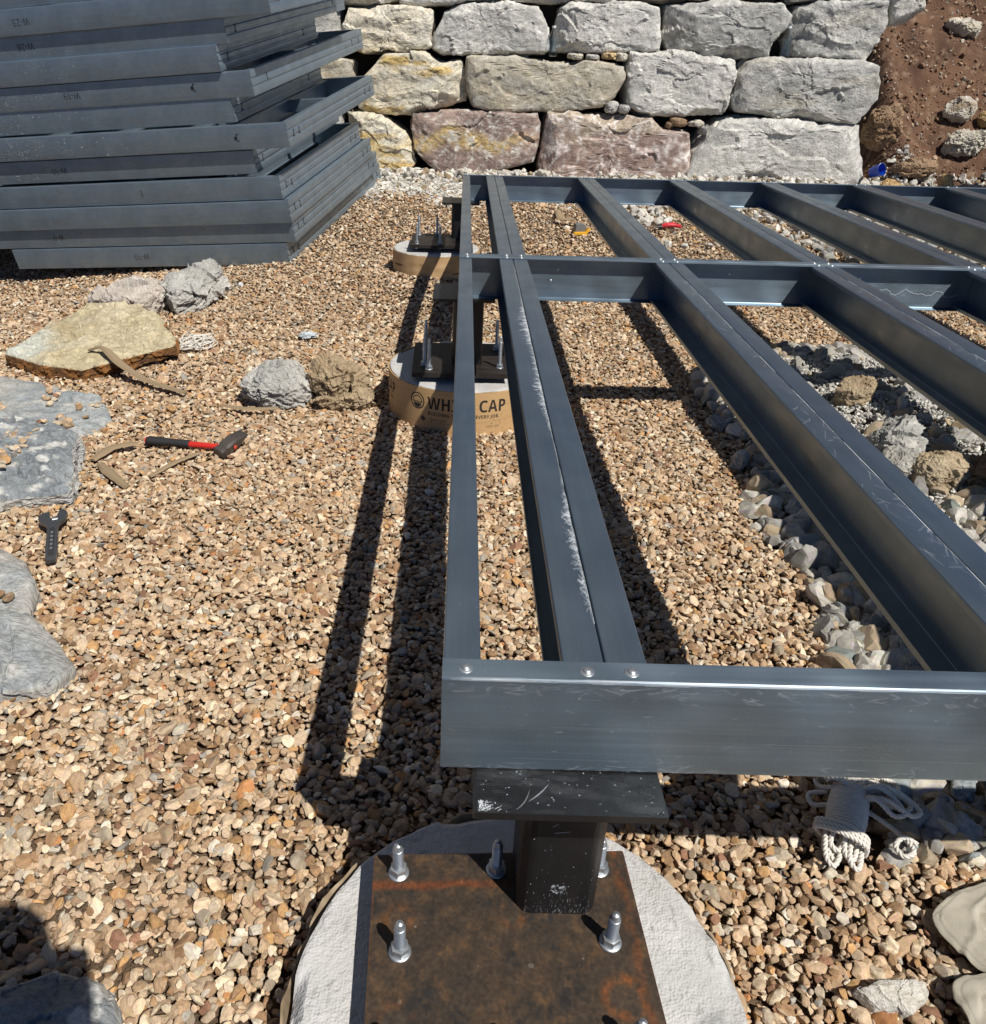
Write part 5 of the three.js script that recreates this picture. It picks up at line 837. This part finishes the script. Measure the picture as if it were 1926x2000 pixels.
{ // gravel stones lying on the slabs
  const r = rng(91), out = [];
  for (let k = 0; k < 70; k++) { const x = -1.95 + r() * 0.42, z = -3.32 + r() * 0.42; if (N(x * 8, 1, z * 8) < 0) continue; out.push([x, 0.064 + (x + 1.9) * -0.03, z, 0.026 + r() * 0.014, 0.6, pick(gravelTones, r)]); }
  for (let k = 0; k < 60; k++) { const x = -1.75 + r() * 0.22, z = -2.68 + r() * 0.34; out.push([x, 0.152 + (x + 1.7) * -0.03, z, 0.02 + r() * 0.016, 0.6, pick(gravelTones, r)]); }
  for (let k = 0; k < 8; k++) out.push([-1.24 + r() * 0.1, 0.135, -1.68 + r() * 0.02, 0.03, 0.6, pick(gravelTones, r)]);
  scatter('gravel_on_slabs', out, 92, 0.25);
}
// ------------------------------------------------------------------ the photographer, whose shadow falls in the lower left corner
function sdfBody(bones, origin, size, res) { // bones: [a, b, ra, rb]
  const mc = new MarchingCubes(res, new THREE.MeshBasicMaterial(), false, false, 400000); const half = res / 2;
  for (let k = 0; k < res; k++) for (let j = 0; j < res; j++) for (let i = 0; i < res; i++) {
    const p = [origin[0] + (i - half) / half * size, origin[1] + (j - half) / half * size, origin[2] + (k - half) / half * size]; let d = 1;
    for (const [a, b, ra, rb, sx = 1] of bones) {
      const ex = b[0] - a[0], ey = b[1] - a[1], ez = b[2] - a[2], px = p[0] - a[0], py = p[1] - a[1], pz = p[2] - a[2], t = clamp((px * ex + py * ey + pz * ez) / (ex * ex + ey * ey + ez * ez + 1e-9));
      const q = Math.hypot((px - ex * t) / sx, py - ey * t, pz - ez * t) - (ra + (rb - ra) * t), h = clamp(0.5 + 0.5 * (d - q) / 0.03); d = d + (q - d) * h - 0.03 * h * (1 - h) * (ra > 0.02 ? 1 : 0.2);
    }
    mc.field[i + j * res + k * res * res] = -d;
  }
  mc.isolation = 0; mc.update(); const n = mc.count, g = new THREE.BufferGeometry();
  g.setAttribute('position', new THREE.BufferAttribute(mc.positionArray.slice(0, n * 3), 3)); g.setAttribute('normal', new THREE.BufferAttribute(mc.normalArray.slice(0, n * 3), 3));
  g.scale(size, size, size); g.translate(...origin); return g;
}
{
  const g = thing('person', 'person standing behind the camera in dark clothes whose shadow falls lower left', 'person', [0.05, 0, 0]);
  const skin = mat('skin', [0.42, 0.25, 0.17], 0.6), shirt = mat('dark_shirt', [0.05, 0.06, 0.08], 0.9);
  const gy = 0.085;
  const body = [
    [[-0.06, 1.18, 0.52], [-0.06, 1.5, 0.46], 0.13, 0.14, 1.35], [[-0.2, 1.52, 0.47], [0.1, 1.52, 0.45], 0.075, 0.075], [[-0.06, 1.0, 0.53], [-0.06, 1.18, 0.52], 0.135, 0.13, 1.3],
    [[-0.15, 1.0, 0.53], [-0.17, 0.54, 0.5], 0.09, 0.06], [[-0.17, 0.54, 0.5], [-0.18, gy + 0.1, 0.55], 0.06, 0.042], [[-0.18, gy + 0.05, 0.56], [-0.19, gy + 0.035, 0.38], 0.045, 0.035],
    [[0.04, 1.0, 0.53], [0.06, 0.54, 0.5], 0.09, 0.06], [[0.06, 0.54, 0.5], [0.07, gy + 0.1, 0.55], 0.06, 0.042], [[0.07, gy + 0.05, 0.56], [0.08, gy + 0.035, 0.38], 0.045, 0.035],
    [[-0.24, 1.5, 0.47], [-0.32, 1.24, 0.4], 0.055, 0.045], [[-0.32, 1.24, 0.4], [-0.2, 1.42, 0.32], 0.043, 0.03],
    [[0.14, 1.5, 0.45], [0.24, 1.24, 0.4], 0.055, 0.045], [[0.24, 1.24, 0.4], [0.02, 1.35, 0.36], 0.043, 0.03],
    [[-0.06, 1.55, 0.44], [-0.06, 1.64, 0.4], 0.055, 0.055], [[-0.06, 1.68, 0.385], [-0.06, 1.76, 0.38], 0.078, 0.085], [[-0.06, 1.66, 0.31], [-0.06, 1.69, 0.3], 0.012, 0.01],
  ];
  part('body', sdfBody(body.map(([a, b, ...q]) => [a[1] > 1.1 ? [a[0] + 0.08, a[1] - 0.04, a[2] - 0.2] : a, b[1] > 1.1 ? [b[0] + 0.08, b[1] - 0.04, b[2] - 0.2] : b, ...q]), [-0.0, 0.92, 0.3], 1.0, 84), shirt, g);
  const hand = (s, w, tips) => [[w, [w[0] - s * 0.01, w[1] + 0.03, w[2] - 0.06], 0.024, 0.03], ...tips.map(([a, b, c], i) => [[a, b, 0.011, 0.009], [b, c, 0.009, 0.008]]).flat()];
  // left hand round the phone's left end, fingers in front, thumb behind
  const lh = part('hand', sdfBody(hand(-1, [-0.235, 1.37, 0.13], [[[-0.215, 1.43, 0.06], [-0.2, 1.46, 0.005], [-0.165, 1.45, -0.025]], [[-0.22, 1.41, 0.055], [-0.205, 1.43, -0.005], [-0.165, 1.425, -0.03]], [[-0.222, 1.39, 0.055], [-0.205, 1.4, -0.01], [-0.165, 1.397, -0.028]], [[-0.222, 1.368, 0.06], [-0.2, 1.37, 0.0], [-0.17, 1.37, -0.015]], [[-0.2, 1.4, 0.09], [-0.17, 1.41, 0.06], [-0.14, 1.405, 0.045]]]), [-0.19, 1.41, 0.06], 0.11, 64), skin, g); lh.position.set(0.08, 0.015, 0.03);
  part('hand', sdfBody(hand(1, [0.1, 1.31, 0.16], [[[0.07, 1.34, 0.08], [0.05, 1.33, 0.06], [0.02, 1.325, 0.055]], [[0.07, 1.325, 0.085], [0.05, 1.315, 0.065], [0.022, 1.31, 0.06]], [[0.075, 1.31, 0.09], [0.055, 1.3, 0.07], [0.03, 1.297, 0.065]], [[0.08, 1.295, 0.1], [0.06, 1.287, 0.08], [0.04, 1.285, 0.075]], [[0.075, 1.35, 0.1], [0.05, 1.362, 0.08], [0.03, 1.365, 0.068]]]), [0.06, 1.325, 0.1], 0.1, 60), skin, g);
  const ph = thing('phone', 'phone held behind the camera with a square cornered shadow at lower left', 'phone', [0.034, 1.356, 0.03]); ph.quaternion.copy(camera.quaternion);
  part('case', (() => { const q = roundedBox(0.078, 0.16, 0.009, 0.012, 0.001); q.rotateX(Math.PI / 2); return q; })(), mat('black_phone_case', [0.02, 0.02, 0.022], 0.5), ph, [0, 0, 0]);
}
shadows(scene);
renderer.render(scene, camera);
